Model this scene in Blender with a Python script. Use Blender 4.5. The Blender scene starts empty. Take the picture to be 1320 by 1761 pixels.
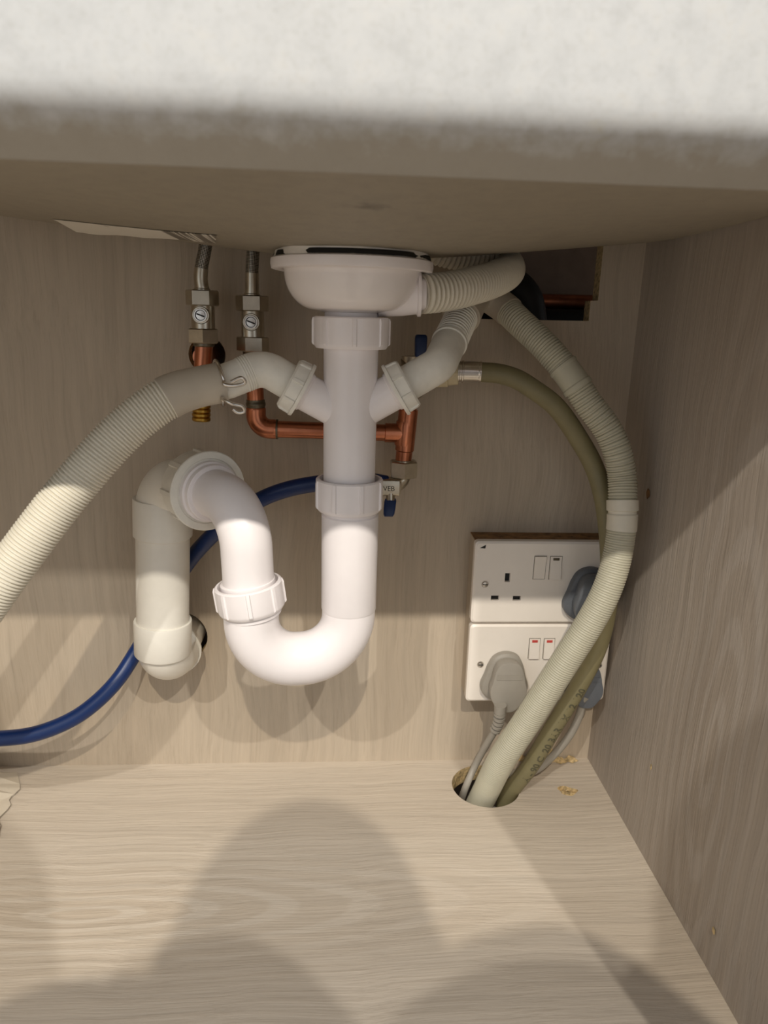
import bpy, bmesh, math, random
from mathutils import Vector, Matrix, noise
random.seed(7)
S = bpy.context.scene
COL = S.collection

# ------------------------------------------------------------------ camera
cam_data = bpy.data.cameras.new('camera')
cam = bpy.data.objects.new('camera', cam_data)
COL.objects.link(cam)
cr = Vector((0.997657, -0.062946, 0.026785)); cu = Vector((-0.009410, 0.261544, 0.965146)); cf = Vector((0.067758, 0.963137, -0.260339))
CAM = Vector((0.0, -0.69698, 0.47398))
m = Matrix.Identity(4)
for i in range(3):
    m[i][0] = cr[i]; m[i][1] = cu[i]; m[i][2] = -cf[i]; m[i][3] = CAM[i]
cam.matrix_world = m
cam_data.sensor_fit = 'VERTICAL'
cam_data.sensor_height = 7.0
cam_data.sensor_width = 7.0 * 1320 / 1761
cam_data.lens = 7.0 * 1239.78 / 1761
cam_data.clip_start = 0.01
cam_data.dof.use_dof = True
cam_data.dof.focus_distance = 0.62
cam_data.dof.aperture_fstop = 1.6
S.camera = cam

# ------------------------------------------------------------------ light
w = bpy.data.worlds.new('world'); S.world = w
w.use_nodes = True
bg = w.node_tree.nodes['Background']
bg.inputs[0].default_value = (0.90, 0.95, 1.0, 1)
bg.inputs[1].default_value = 0.73

def downlight(x, y, z, watts, color=(1.0, 0.90, 0.75)):
    d = bpy.data.lights.new('ceiling_downlight', 'SPOT')
    d.energy = watts; d.color = color; d.shadow_soft_size = 0.022
    d.spot_size = math.radians(110); d.spot_blend = 0.6
    o = bpy.data.objects.new('ceiling_downlight', d); COL.objects.link(o)
    o.location = (x, y, z)
    o.rotation_euler = (Vector((0, -0.1, 0.2)) - o.location).to_track_quat('-Z', 'Y').to_euler()
    return o
downlight(-1.10, -2.45, 2.50, 120, (1.0, 0.96, 0.89))
downlight(0.0, -2.45, 2.50, 150, (1.0, 0.89, 0.73))
downlight(0.83, -2.45, 2.50, 120, (1.0, 0.96, 0.89))

S.view_settings.view_transform = 'Standard'
S.view_settings.look = 'None'
S.view_settings.gamma = 1
S.view_settings.exposure = 0.24
S.view_settings.use_curve_mapping = False

# points of the place, metres (x right, y towards the back panel, z up from the cabinet floor)
P = {
    'WASTE_Z': [0.5212, 0.515, 0.5071, 0.4772, 0.4737, 0.4503, 0.3986, 0.3477, 0.3213, 0.2342, 0.1985],
    'BRANCH_R': [(0.0109, -0.125, 0.3977), (0.0466, -0.127, 0.4191), (0.0569, -0.127, 0.4252), (0.0777, -0.122, 0.437), (0.0918, -0.096, 0.4562), (0.1028, -0.071, 0.471), (0.1137, -0.046, 0.4878)],
    'BRANCH_L': [(0.0109, -0.125, 0.3977), (-0.0263, -0.127, 0.4176), (-0.0373, -0.127, 0.4237), (-0.0564, -0.127, 0.4352), (-0.0794, -0.135, 0.4252), (-0.0852, -0.138, 0.4236)],
    'HOSE_L': [(-0.0794, -0.135, 0.4252), (-0.0869, -0.138, 0.4231), (-0.1037, -0.142, 0.4197), (-0.1215, -0.148, 0.4139), (-0.14, -0.155, 0.4019), (-0.1599, -0.163, 0.3839), (-0.1794, -0.172, 0.3616), (-0.1991, -0.18, 0.3374), (-0.2189, -0.188, 0.3108), (-0.2391, -0.195, 0.2831), (-0.265, -0.2, 0.2479), (-0.2978, -0.2, 0.2135), (-0.345, -0.19, 0.182), (-0.4082, -0.17, 0.1583)],
    'TRAP': [(0.0127, -0.125, 0.2342), (0.0132, -0.125, 0.1985), (-0.0706, -0.139, 0.2055), (-0.0695, -0.14, 0.2527), (-0.0697, -0.14, 0.2837)],
    'TRAPNUT': [(-0.0669, -0.14, 0.2384), (-0.0702, -0.14, 0.2628)],
    'COLLAR': [(-0.1085, -0.09, 0.3272)],
    'GREY': [(-0.159, -0.055, 0.2315), (-0.155, -0.055, 0.3086), (-0.1568, -0.055, 0.2739), (-0.161, -0.055, 0.1929), (-0.1628, -0.055, 0.1593)],
    'GREYTOP': [(-0.1532, -0.055, 0.3247)],
    'VALVE1': [-0.1168, 0.5316, 0.5104, 0.4951, 0.4927, 0.4796, 0.4717, 0.4604, 0.4479, 0.4226],
    'VALVE2': [-0.074, 0.5297, 0.5079, 0.4924, 0.4895, 0.4763, 0.467, 0.4545, 0.4419, 0.4133],
    'FLEX1': [(-0.1107, -0.035, 0.5397), (-0.1131, -0.035, 0.5256), (-0.1167, -0.035, 0.5104), (-0.1175, -0.035, 0.5018)],
    'FLEX2': [(-0.071, -0.035, 0.541), (-0.0722, -0.035, 0.5269), (-0.0736, -0.035, 0.5079), (-0.0738, -0.035, 0.4983)],
    'BRASS': [(-0.1208, -0.035, 0.402), (-0.1217, -0.035, 0.379)],
    'COPPER': [(-0.0744, -0.035, 0.444), (-0.0724, -0.035, 0.3925), (-0.0727, -0.035, 0.3729), (0.0645, -0.035, 0.371)],
    'TEE': [(0.0667, -0.035, 0.4005), (0.0665, -0.035, 0.3931), (0.064, -0.035, 0.3709), (0.064, -0.035, 0.354), (0.0639, -0.035, 0.343), (0.064, -0.035, 0.3296), (0.0646, -0.035, 0.3206), (0.0521, -0.04, 0.3233)],
    'LEVER': [(0.0514, -0.045, 0.3155), (0.0514, -0.047, 0.3099), (0.0496, -0.055, 0.2963)],
    'BLUE': [(0.047, -0.041, 0.3246), (0.037, -0.044, 0.3268), (0.0127, -0.047, 0.3282), (-0.0187, -0.05, 0.3252), (-0.0431, -0.05, 0.32), (-0.0649, -0.05, 0.3116), (-0.0867, -0.047, 0.2973), (-0.1097, -0.04, 0.2771), (-0.1405, -0.025, 0.2412), (-0.1664, -0.0175, 0.1989), (-0.1854, -0.0175, 0.1646), (-0.1978, -0.025, 0.1435), (-0.2132, -0.04, 0.1208), (-0.2332, -0.052, 0.1024), (-0.2535, -0.06, 0.0903), (-0.2839, -0.068, 0.0811), (-0.3146, -0.072, 0.0791), (-0.3657, -0.075, 0.0829), (-0.4265, -0.075, 0.0947)],
    'OLIVE': [(0.1088, -0.045, 0.429), (0.1298, -0.048, 0.4291), (0.1459, -0.052, 0.4282), (0.16, -0.056, 0.4243), (0.1743, -0.06, 0.4162), (0.1955, -0.062, 0.4015), (0.2196, -0.062, 0.3725), (0.2367, -0.061, 0.3468), (0.2457, -0.066, 0.3223), (0.2531, -0.069, 0.2898), (0.2584, -0.071, 0.2504), (0.2601, -0.071, 0.2092), (0.2556, -0.071, 0.1716), (0.2397, -0.07, 0.1262), (0.2193, -0.068, 0.0799), (0.2024, -0.0625, 0.035), (0.184, -0.0517, -0.01), (0.181, -0.0465, -0.05)],
    'GREYHOSE': [(0.1013, -0.075, 0.4681), (0.1063, -0.063, 0.4763), (0.1137, -0.046, 0.4878), (0.1213, -0.03, 0.4952), (0.1317, -0.016, 0.499), (0.1432, -0.012, 0.4927), (0.1538, -0.018, 0.4852), (0.1639, -0.033, 0.4737), (0.1833, -0.05, 0.4544), (0.1992, -0.06, 0.4366), (0.2119, -0.068, 0.4193), (0.2222, -0.073, 0.4048), (0.238, -0.08, 0.3846), (0.2472, -0.085, 0.3654), (0.2528, -0.088, 0.3437), (0.2532, -0.094, 0.324), (0.2533, -0.099, 0.2976), (0.2498, -0.103, 0.2679), (0.243, -0.105, 0.241), (0.2324, -0.104, 0.2124), (0.2125, -0.1, 0.1675), (0.1882, -0.09, 0.1066), (0.1684, -0.0783, 0.055), (0.1584, -0.0561, -0.002), (0.1526, -0.0398, -0.04)],
    'OVERFLOW': [(0.0531, -0.128, 0.4915), (0.0611, -0.128, 0.4918), (0.0738, -0.122, 0.4931), (0.0918, -0.11, 0.4962), (0.1105, -0.092, 0.5009), (0.129, -0.07, 0.5065), (0.1456, -0.045, 0.5135), (0.1541, -0.02, 0.5196), (0.1541, -0.004, 0.5251), (0.1381, -0.012, 0.5286), (0.1189, -0.017, 0.5306), (0.0984, -0.02, 0.5327), (0.0768, -0.023, 0.54), (0.0607, -0.024, 0.5561)],
    'CABLE1': [(0.1668, -0.06, 0.1031), (0.1672, -0.058, 0.0863), (0.1657, -0.055, 0.0738), (0.1591, -0.05, 0.0539), (0.1507, -0.045, 0.028), (0.1391, -0.0522, 0.004), (0.1379, -0.0316, -0.035)],
    'CABLE2': [(0.2567, -0.055, 0.1125), (0.2536, -0.053, 0.1029), (0.2527, -0.05, 0.0845), (0.2459, -0.048, 0.061), (0.2307, -0.045, 0.0337), (0.2128, -0.0405, 0.0125), (0.1955, -0.034, 0.0065), (0.183, -0.028, -0.003), (0.176, -0.024, -0.03)],
    'BLUEHANDLE': [(0.0748, -0.04, 0.4407), (0.0734, -0.045, 0.4595)],
    'SOCK': {'earth': [0.1711, 0.2284], 'l': [0.1599, 0.2068], 'n': [0.1821, 0.2064], 's1': [0.149, 0.2214], 'sw1': [0.2026, 0.2391], 'sw2': [0.2184, 0.2389], 's2': [0.1498, 0.134], 's3': [0.2738, 0.1324], 'sw3': [0.2042, 0.1517], 'sw4': [0.2194, 0.1516], 'plug1': [0.1752, 0.1191], 'plug2': [0.2503, 0.2071], 'plug3': [0.2594, 0.1165]},
    'KNOT': [(-0.1322, -0.1829, -0.0), (-0.0074, -0.0075, 0.0)],
    'WALLCHIP': [(0.2868, -0.0707, 0.325), (0.2868, -0.1464, 0.0889), (0.2868, -0.2738, 0.0369)],
    'STAIN': [(0.0982, -0.4, 0.5407), (0.0175, -0.3, 0.5323)],
    'STICKER': [(-0.2091, -0.115, 0.5376), (-0.081, -0.176, 0.5248), (-0.092, -0.112, 0.5252), (-0.2127, -0.055, 0.5346)],
    'PAPER': [(-0.3398, -0.0263, 0.03), (-0.3291, -0.0269, 0.02), (-0.3191, -0.0532, 0.01), (-0.3283, -0.0602, 0.0), (-0.3011, -0.1107, -0.0)],
    'CAVITY': [(0.2264, 0.06, 0.4949), (0.2568, 0.06, 0.4958), (0.1873, 0.04, 0.5034), (0.1975, 0.04, 0.487)],
}

# ------------------------------------------------------------------ materials
def srgb(r, g, b):
    f = lambda c: ((c / 255 + 0.055) / 1.055) ** 2.4 if c > 10 else c / 255 / 12.92
    return (f(r), f(g), f(b), 1)
def new_mat(name):
    mt = bpy.data.materials.new(name); mt.use_nodes = True
    nt = mt.node_tree
    return mt, nt, nt.nodes['Principled BSDF']
def N(nt, kind, **kw):
    n = nt.nodes.new(kind)
    for k, v in kw.items(): setattr(n, k, v)
    return n
def noise_tex(nt, vec, scale, detail=4, rough=0.55, dist=0.0):
    n = N(nt, 'ShaderNodeTexNoise'); n.inputs['Scale'].default_value = scale
    n.inputs['Detail'].default_value = detail; n.inputs['Roughness'].default_value = rough
    n.inputs['Distortion'].default_value = dist
    nt.links.new(vec, n.inputs['Vector']); return n.outputs['Fac']
def ramp(nt, fac, stops):
    r = N(nt, 'ShaderNodeValToRGB'); e = r.color_ramp.elements
    while len(e) < len(stops): e.new(0.5)
    for el, (p, c) in zip(e, stops): el.position = p; el.color = c
    nt.links.new(fac, r.inputs['Fac']); return r.outputs['Color']
def mix(nt, a, b, fac, mode='MIX'):
    mx = N(nt, 'ShaderNodeMix', data_type='RGBA', blend_type=mode)
    for sock, v in ((mx.inputs[6], a), (mx.inputs[7], b), (mx.inputs[0], fac)):
        if hasattr(v, 'links'): nt.links.new(v, sock)
        else: sock.default_value = v
    return mx.outputs[2]
def math_n(nt, op, a, b=0.0, c=None):
    q = N(nt, 'ShaderNodeMath', operation=op)
    for i, v in enumerate((a, b) if c is None else (a, b, c)):
        if hasattr(v, 'links'): nt.links.new(v, q.inputs[i])
        else: q.inputs[i].default_value = v
    return q.outputs[0]
def position(nt): return N(nt, 'ShaderNodeNewGeometry').outputs['Position']
def mapping(nt, vec, scale, loc=(0, 0, 0), rot=(0, 0, 0)):
    mp = N(nt, 'ShaderNodeMapping'); mp.inputs['Scale'].default_value = scale
    mp.inputs['Location'].default_value = loc; mp.inputs['Rotation'].default_value = rot
    nt.links.new(vec, mp.inputs['Vector']); return mp.outputs[0]
def bump(nt, bsdf, height, strength, dist=0.001):
    b = N(nt, 'ShaderNodeBump'); b.inputs['Strength'].default_value = strength
    b.inputs['Distance'].default_value = dist
    nt.links.new(height, b.inputs['Height']); nt.links.new(b.outputs[0], bsdf.inputs['Normal'])

def plain(name, col, rough=0.45, metal=0.0, mottling=0.06, scale=60, coat=0.0, bmp=0.0, spec=0.5):
    mt, nt, b = new_mat(name)
    n = noise_tex(nt, position(nt), scale, 5, 0.6)
    dark = tuple(c * (1 - 2 * mottling) for c in col[:3]) + (1,)
    lite = tuple(min(1, c * (1 + mottling)) for c in col[:3]) + (1,)
    nt.links.new(ramp(nt, n, [(0.3, dark), (0.7, lite)]), b.inputs['Base Color'])
    b.inputs['Roughness'].default_value = rough; b.inputs['Metallic'].default_value = metal
    b.inputs['Coat Weight'].default_value = coat; b.inputs['Specular IOR Level'].default_value = spec
    if bmp: bump(nt, b, noise_tex(nt, position(nt), scale * 6, 3), bmp, 0.0005)
    return mt

def wood(name, axis, base, seed, relief=0.25, rings=None, ringscale=60):
    """pale laminate with long grain along axis (0 x, 1 y, 2 z)"""
    mt, nt, b = new_mat(name)
    pos = position(nt)
    warp = N(nt, 'ShaderNodeTexNoise'); warp.inputs['Scale'].default_value = 5; warp.inputs['Detail'].default_value = 2
    nt.links.new(pos, warp.inputs['Vector'])
    wv = N(nt, 'ShaderNodeVectorMath', operation='MULTIPLY_ADD')
    k = 0.03
    nt.links.new(warp.outputs['Color'], wv.inputs[0]); wv.inputs[1].default_value = tuple(0 if i == axis else k for i in range(3))
    nt.links.new(pos, wv.inputs[2])
    v = wv.outputs[0]
    def st(along, across): return tuple(along if i == axis else across for i in range(3))
    broad = noise_tex(nt, mapping(nt, v, st(1.0, 10), (seed, seed * 2, seed * 3)), 1.0, 3, 0.5)
    mid = noise_tex(nt, mapping(nt, v, st(3.5, 150), (seed + 3, seed, seed)), 1.0, 5, 0.65)
    fine = noise_tex(nt, mapping(nt, v, st(9, 430), (seed, seed + 5, seed)), 1.0, 4, 0.7)
    c1 = srgb(*[x * 0.95 for x in base]); c2 = srgb(*base); c3 = srgb(*[min(255, x * 1.04) for x in base])
    col = ramp(nt, mid, [(0.28, c1), (0.52, c2), (0.75, c3)])
    col = mix(nt, col, ramp(nt, broad, [(0.3, (0.86, 0.84, 0.82, 1)), (0.65, (1, 1, 1, 1))]), 0.75, 'MULTIPLY')
    col = mix(nt, col, ramp(nt, fine, [(0.34, (0.72, 0.69, 0.66, 1)), (0.5, (1, 1, 1, 1))]), 0.30, 'MULTIPLY')
    h = math_n(nt, 'MULTIPLY_ADD', fine, 0.7, mid)
    if rings:
        (rx, ry, rz), sc = rings
        loc = tuple(-c * s for c, s in zip((rx, ry, rz), sc))
        vm = N(nt, 'ShaderNodeVectorMath', operation='LENGTH')
        nt.links.new(mapping(nt, v, sc, loc), vm.inputs[0])
        rr = math_n(nt, 'ADD', vm.outputs['Value'], math_n(nt, 'MULTIPLY', mid, 0.04))
        sn = math_n(nt, 'SINE', math_n(nt, 'MULTIPLY', math_n(nt, 'POWER', rr, 0.8), ringscale))
        near = math_n(nt, 'SUBTRACT', 1.0, math_n(nt, 'MULTIPLY', rr, 1.0)); 
        nr = N(nt, 'ShaderNodeClamp'); nt.links.new(near, nr.inputs[0])
        col = mix(nt, col, ramp(nt, sn, [(0.15, (0.83, 0.79, 0.74, 1)), (0.6, (1, 1, 1, 1))]), math_n(nt, 'MULTIPLY', nr.outputs[0], 0.7), 'MULTIPLY')
        h = math_n(nt, 'ADD', h, math_n(nt, 'MULTIPLY', sn, math_n(nt, 'MULTIPLY', nr.outputs[0], 0.10)))
    nt.links.new(col, b.inputs['Base Color'])
    b.inputs['Roughness'].default_value = 0.55
    bump(nt, b, h, relief, 0.0012)
    return mt

M = {}
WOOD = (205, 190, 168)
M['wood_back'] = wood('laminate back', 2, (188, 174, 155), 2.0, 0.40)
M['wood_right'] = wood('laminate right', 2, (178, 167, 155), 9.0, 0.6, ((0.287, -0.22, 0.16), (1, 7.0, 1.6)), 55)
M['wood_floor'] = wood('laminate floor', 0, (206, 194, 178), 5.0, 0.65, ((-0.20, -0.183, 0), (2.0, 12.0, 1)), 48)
M['chipboard'] = plain('raw chipboard', srgb(212, 186, 138), 0.9, mottling=0.3, scale=300, bmp=0.6)
M['raw_edge'] = plain('worn brown edge', srgb(150, 112, 70), 0.85, mottling=0.3, scale=120, bmp=0.4)
M['white_pvc'] = plain('white polypropylene', srgb(242, 236, 236), 0.30, mottling=0.015, scale=30)
M['gloss_pvc'] = plain('glossy white plastic', srgb(242, 236, 234), 0.12, mottling=0.01, scale=30)
M['grey_pvc'] = plain('ivory solvent pipe', srgb(234, 230, 220), 0.36, mottling=0.025, scale=40)
M['branch_pvc'] = plain('aged white plastic', srgb(234, 231, 221), 0.42, mottling=0.04, scale=80)
M['hose_white'] = plain('off white corrugated hose', srgb(222, 216, 200), 0.45, mottling=0.03)
M['hose_cuff'] = plain('soft grey rubber cuff', srgb(188, 178, 162), 0.6, mottling=0.03)
M['hose_grey'] = plain('grey beige corrugated hose', srgb(192, 188, 168), 0.5, mottling=0.03)
M['hose_olive'] = plain('olive grey rubber hose', srgb(128, 120, 88), 0.5, mottling=0.05)
M['hose_blue'] = plain('blue tube', srgb(8, 42, 96), 0.35, mottling=0.04)
M['blue_plastic'] = plain('blue plastic lever', srgb(22, 50, 100), 0.4)
M['chrome'] = plain('nickel plated brass', srgb(196, 188, 172), 0.28, 1.0, 0.08, 90)
M['steel'] = plain('bright steel', srgb(210, 205, 198), 0.22, 1.0, 0.05, 90)
M['copper'] = plain('copper', srgb(202, 130, 98), 0.30, 1.0, 0.14, 45)
M['brass'] = plain('brass', srgb(188, 148, 70), 0.32, 1.0, 0.10, 60)
M['solder'] = plain('tarnished solder', srgb(120, 112, 96), 0.4, 1.0, 0.15, 60)
M['socket'] = plain('white moulded plastic', srgb(240, 232, 222), 0.35, mottling=0.01)
M['grey_plug'] = plain('light grey plug plastic', srgb(160, 154, 144), 0.5, mottling=0.03)
M['slate_plug'] = plain('dark slate plug plastic', srgb(98, 102, 108), 0.5, mottling=0.04)
M['cable'] = plain('grey cable sheath', srgb(156, 150, 140), 0.5, mottling=0.03)
M['black'] = plain('black', srgb(14, 13, 12), 0.6)
M['dark_print'] = plain('faded dark print', srgb(88, 84, 64), 0.7)
M['red'] = plain('red mark', srgb(205, 78, 70), 0.5)
M['paper'] = plain('crumpled kraft paper', srgb(205, 194, 176), 0.85, mottling=0.06, scale=50, bmp=0.2)
M['plaster'] = plain('dusty brown plaster', srgb(120, 100, 84), 0.9, mottling=0.12, scale=25)
M['kitchen_floor'] = plain('kitchen floor', srgb(170, 160, 148), 0.6)
M['seal'] = plain('white silicone', srgb(235, 230, 222), 0.4)
M['cream_nut'] = plain('cream plastic nut', srgb(205, 192, 160), 0.5)

def sink_material(name='white fireclay', c=(182, 183, 183), rough=0.42):
    mt, nt, b = new_mat(name)
    pos = position(nt)
    n1 = noise_tex(nt, pos, 90, 6, 0.7)
    n2 = noise_tex(nt, pos, 420, 3, 0.6)
    col = ramp(nt, n1, [(0.30, srgb(*[q * 0.945 for q in c])), (0.55, srgb(*c)), (0.8, srgb(*[q * k for q, k in zip(c, (1.03, 1.016, 0.995))]))])
    col = mix(nt, col, ramp(nt, n2, [(0.36, (0.88, 0.86, 0.83, 1)), (0.48, (1, 1, 1, 1))]), 0.4, 'MULTIPLY')
    # a yellow stain on the apron and a grey smudge underneath
    for c, rad, stain, amt, sc in (((0.098, -0.397, 0.541), 0.011, srgb(205, 190, 120), 0.55, (1, 1, 1)), ((0.0175, -0.30, 0.5323), 0.012, srgb(70, 66, 60), 0.75, (0.75, 1.0, 1)), ((0.010, -0.245, 0.528), 0.008, srgb(80, 74, 66), 0.6, (0.75, 1.2, 1))):
        vm = N(nt, 'ShaderNodeVectorMath', operation='LENGTH')
        nt.links.new(mapping(nt, pos, sc, tuple(-a * s for a, s in zip(c, sc))), vm.inputs[0])
        d = math_n(nt, 'MULTIPLY_ADD', n1, 0.024, vm.outputs['Value'])
        mr = N(nt, 'ShaderNodeMapRange'); mr.inputs['From Min'].default_value = rad + 0.010; mr.inputs['From Max'].default_value = rad * 0.3 + 0.006
        mr.inputs['To Max'].default_value = amt
        nt.links.new(d, mr.inputs['Value'])
        col = mix(nt, col, stain, mr.outputs[0])
    if name == 'white fireclay':   # shade along the bottom edge painted in: brown mixed in with a ragged limit
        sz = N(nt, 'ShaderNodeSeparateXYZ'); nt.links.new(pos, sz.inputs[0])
        shade_z = N(nt, 'ShaderNodeMapRange'); shade_z.inputs['From Min'].default_value = 0.5385; shade_z.inputs['From Max'].default_value = 0.5475
        nt.links.new(math_n(nt, 'MULTIPLY_ADD', math_n(nt, 'SUBTRACT', n1, 0.5), 0.022, sz.outputs[2]), shade_z.inputs['Value'])
        col = mix(nt, mix(nt, srgb(150, 140, 122), col, 0.25), col, shade_z.outputs[0])
    nt.links.new(col, b.inputs['Base Color'])
    b.inputs['Roughness'].default_value = rough
    bump(nt, b, n1, 0.15, 0.0006)
    return mt
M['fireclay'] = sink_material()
M['biscuit_shade'] = sink_material('shade-browned unglazed fireclay', (152, 143, 127), 0.6)  # unglazed underside, browned to hold its shade and the wood floor's bounce

def braid_material():
    mt, nt, b = new_mat('braided steel')
    tc = N(nt, 'ShaderNodeTexCoord').outputs['UV']
    ch = N(nt, 'ShaderNodeTexChecker'); ch.inputs['Scale'].default_value = 1.0
    nt.links.new(mapping(nt, tc, (12, 12, 1), rot=(0, 0, math.radians(45))), ch.inputs['Vector'])
    ch.inputs['Color1'].default_value = srgb(190, 184, 172); ch.inputs['Color2'].default_value = srgb(40, 36, 32)
    nt.links.new(ch.outputs['Color'], b.inputs['Base Color'])
    b.inputs['Metallic'].default_value = 0.8; b.inputs['Roughness'].default_value = 0.35
    bump(nt, b, ch.outputs['Fac'], 0.5, 0.0006)
    return mt
M['braid'] = braid_material()

def sticker_material():
    mt, nt, b = new_mat('printed paper label')
    pos = position(nt)
    vo = N(nt, 'ShaderNodeTexVoronoi'); vo.inputs['Scale'].default_value = 1.0
    nt.links.new(mapping(nt, pos, (75, 22, 1)), vo.inputs['Vector'])
    bars = noise_tex(nt, mapping(nt, pos, (260, 4, 1)), 1.0, 2)
    col = ramp(nt, vo.outputs['Distance'], [(0.10, srgb(150, 142, 128)), (0.2, srgb(228, 222, 210))])
    sx = N(nt, 'ShaderNodeSeparateXYZ'); nt.links.new(pos, sx.inputs[0])
    right = math_n(nt, 'GREATER_THAN', sx.outputs[0], -0.122)
    col = mix(nt, col, ramp(nt, bars, [(0.47, srgb(120, 112, 100)), (0.52, srgb(226, 220, 208))]), right)
    nt.links.new(col, b.inputs['Base Color']); b.inputs['Roughness'].default_value = 0.6
    return mt
M['sticker'] = sticker_material()

# ------------------------------------------------------------------ mesh helpers
class MB:
    def __init__(s): s.v = []; s.f = []; s.uv = None; s.mi = []
    def add(s, verts, faces, mi=0):
        o = len(s.v); s.v += [Vector(x) for x in verts]
        s.f += [tuple(i + o for i in fc) for fc in faces]; s.mi += [mi] * len(faces)
        return s
def frame(d):
    d = Vector(d).normalized()
    a = Vector((0, 0, 1)) if abs(d.z) < 0.9 else Vector((0, 1, 0))
    n = a.cross(d).normalized(); b = d.cross(n)
    return d, n, b
def lathe(mb, origin, d, prof, seg=40, mi=0, close=False):
    """prof: list of (t along d, radius)"""
    d, n, b = frame(d); o = Vector(origin)
    vs = []; fs = []
    for t, r in prof:
        for k in range(seg):
            a = 2 * math.pi * k / seg
            vs.append(o + d * t + (n * math.cos(a) + b * math.sin(a)) * r)
    for i in range(len(prof) - 1):
        for k in range(seg):
            k2 = (k + 1) % seg
            fs.append((i * seg + k, i * seg + k2, (i + 1) * seg + k2, (i + 1) * seg + k))
    if not close:
        fs.append(tuple(range(seg - 1, -1, -1)))
        fs.append(tuple((len(prof) - 1) * seg + k for k in range(seg)))
    else:
        i = len(prof) - 1
        for k in range(seg):
            k2 = (k + 1) % seg
            fs.append((i * seg + k, i * seg + k2, k2, k))
    return mb.add(vs, fs, mi)
def catmull(pts, n=24):
    P_ = [Vector(p) for p in pts]
    P_ = [P_[0] * 2 - P_[1]] + P_ + [P_[-1] * 2 - P_[-2]]
    out = []
    for i in range(1, len(P_) - 2):
        p0, p1, p2, p3 = P_[i - 1:i + 3]
        t0 = 0; t1 = max(1e-6, (p1 - p0).length ** 0.5); t2 = t1 + max(1e-6, (p2 - p1).length ** 0.5); t3 = t2 + max(1e-6, (p3 - p2).length ** 0.5)
        for k in range(n):
            t = t1 + (t2 - t1) * k / n
            a1 = p0 * ((t1 - t) / (t1 - t0)) + p1 * ((t - t0) / (t1 - t0))
            a2 = p1 * ((t2 - t) / (t2 - t1)) + p2 * ((t - t1) / (t2 - t1))
            a3 = p2 * ((t3 - t) / (t3 - t2)) + p3 * ((t - t2) / (t3 - t2))
            b1 = a1 * ((t2 - t) / (t2 - t0)) + a2 * ((t - t0) / (t2 - t0))
            b2 = a2 * ((t3 - t) / (t3 - t1)) + a3 * ((t - t1) / (t3 - t1))
            out.append(b1 * ((t2 - t) / (t2 - t1)) + b2 * ((t - t1) / (t2 - t1)))
    out.append(P_[-2]); return out
def smooth(pts, it=2):
    P_ = [Vector(p) for p in pts]
    for _ in range(it):
        P_ = [P_[0]] + [(P_[i - 1] + P_[i] * 2 + P_[i + 1]) / 4 for i in range(1, len(P_) - 1)] + [P_[-1]]
    return P_
class Path:
    """arc length path with parallel transported frames"""
    def __init__(s, pts):
        s.p = [Vector(pts[0])]
        for q in pts[1:]:
            if (Vector(q) - s.p[-1]).length > 1e-6: s.p.append(Vector(q))
        s.s = [0.0]
        for a, b in zip(s.p, s.p[1:]): s.s.append(s.s[-1] + (b - a).length)
        s.L = s.s[-1]; s.j = 0
    def at(s, t):
        t = min(max(t, 0), s.L)
        lo, hi = 0, len(s.s) - 1
        while hi - lo > 1:
            md = (lo + hi) // 2
            if s.s[md] <= t: lo = md
            else: hi = md
        q = (t - s.s[lo]) / (s.s[hi] - s.s[lo]); return s.p[lo].lerp(s.p[hi], q)
    def tan(s, t, e=0.0015):
        return (s.at(min(t + e, s.L)) - s.at(max(t - e, 0))).normalized()
    def nearest(s, q):
        q = Vector(q); return min(range(len(s.p)), key=lambda i: (s.p[i] - q).length)
    def s_near(s, q): return s.s[s.nearest(q)]
def sweep(mb, path, rad, t0=0.0, t1=None, step=0.003, seg=32, caps=True, mi=0, uv=None):
    if not isinstance(path, Path): path = Path(path)
    t1 = path.L if t1 is None else t1
    n = max(2, int(round((t1 - t0) / step)) + 1)
    ts = [t0 + (t1 - t0) * i / (n - 1) for i in range(n)]
    vs = []; fs = []
    d, nn, _ = frame(path.tan(ts[0]))
    for t in ts:
        c = path.at(t); d2 = path.tan(t)
        nn = (nn - d2 * nn.dot(d2)).normalized(); bb = d2.cross(nn)
        r = rad(t) if callable(rad) else rad
        for k in range(seg):
            a = 2 * math.pi * k / seg
            vs.append(c + (nn * math.cos(a) + bb * math.sin(a)) * r)
    for i in range(n - 1):
        for k in range(seg):
            k2 = (k + 1) % seg
            fs.append((i * seg + k, i * seg + k2, (i + 1) * seg + k2, (i + 1) * seg + k))
    if caps:
        fs.append(tuple(range(seg - 1, -1, -1))); fs.append(tuple((n - 1) * seg + k for k in range(seg)))
    if uv is not None:
        for i in range(n - 1):
            for k in range(seg):
                u0, u1 = k / seg * uv, (k + 1) / seg * uv; w0, w1 = ts[i] / 0.01, ts[i + 1] / 0.01
                mb.uvs.append([(u0, w0), (u1, w0), (u1, w1), (u0, w1)])
        if caps: mb.uvs += [[(0, 0)] * seg] * 2
    return mb.add(vs, fs, mi)
def ribbed(r, pitch, depth, power=0.6):
    """rounded ribs with narrow grooves"""
    return lambda t: (r(t) if callable(r) else r) - depth * (1 - abs(math.sin(math.pi * t / pitch)) ** power)
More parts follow.
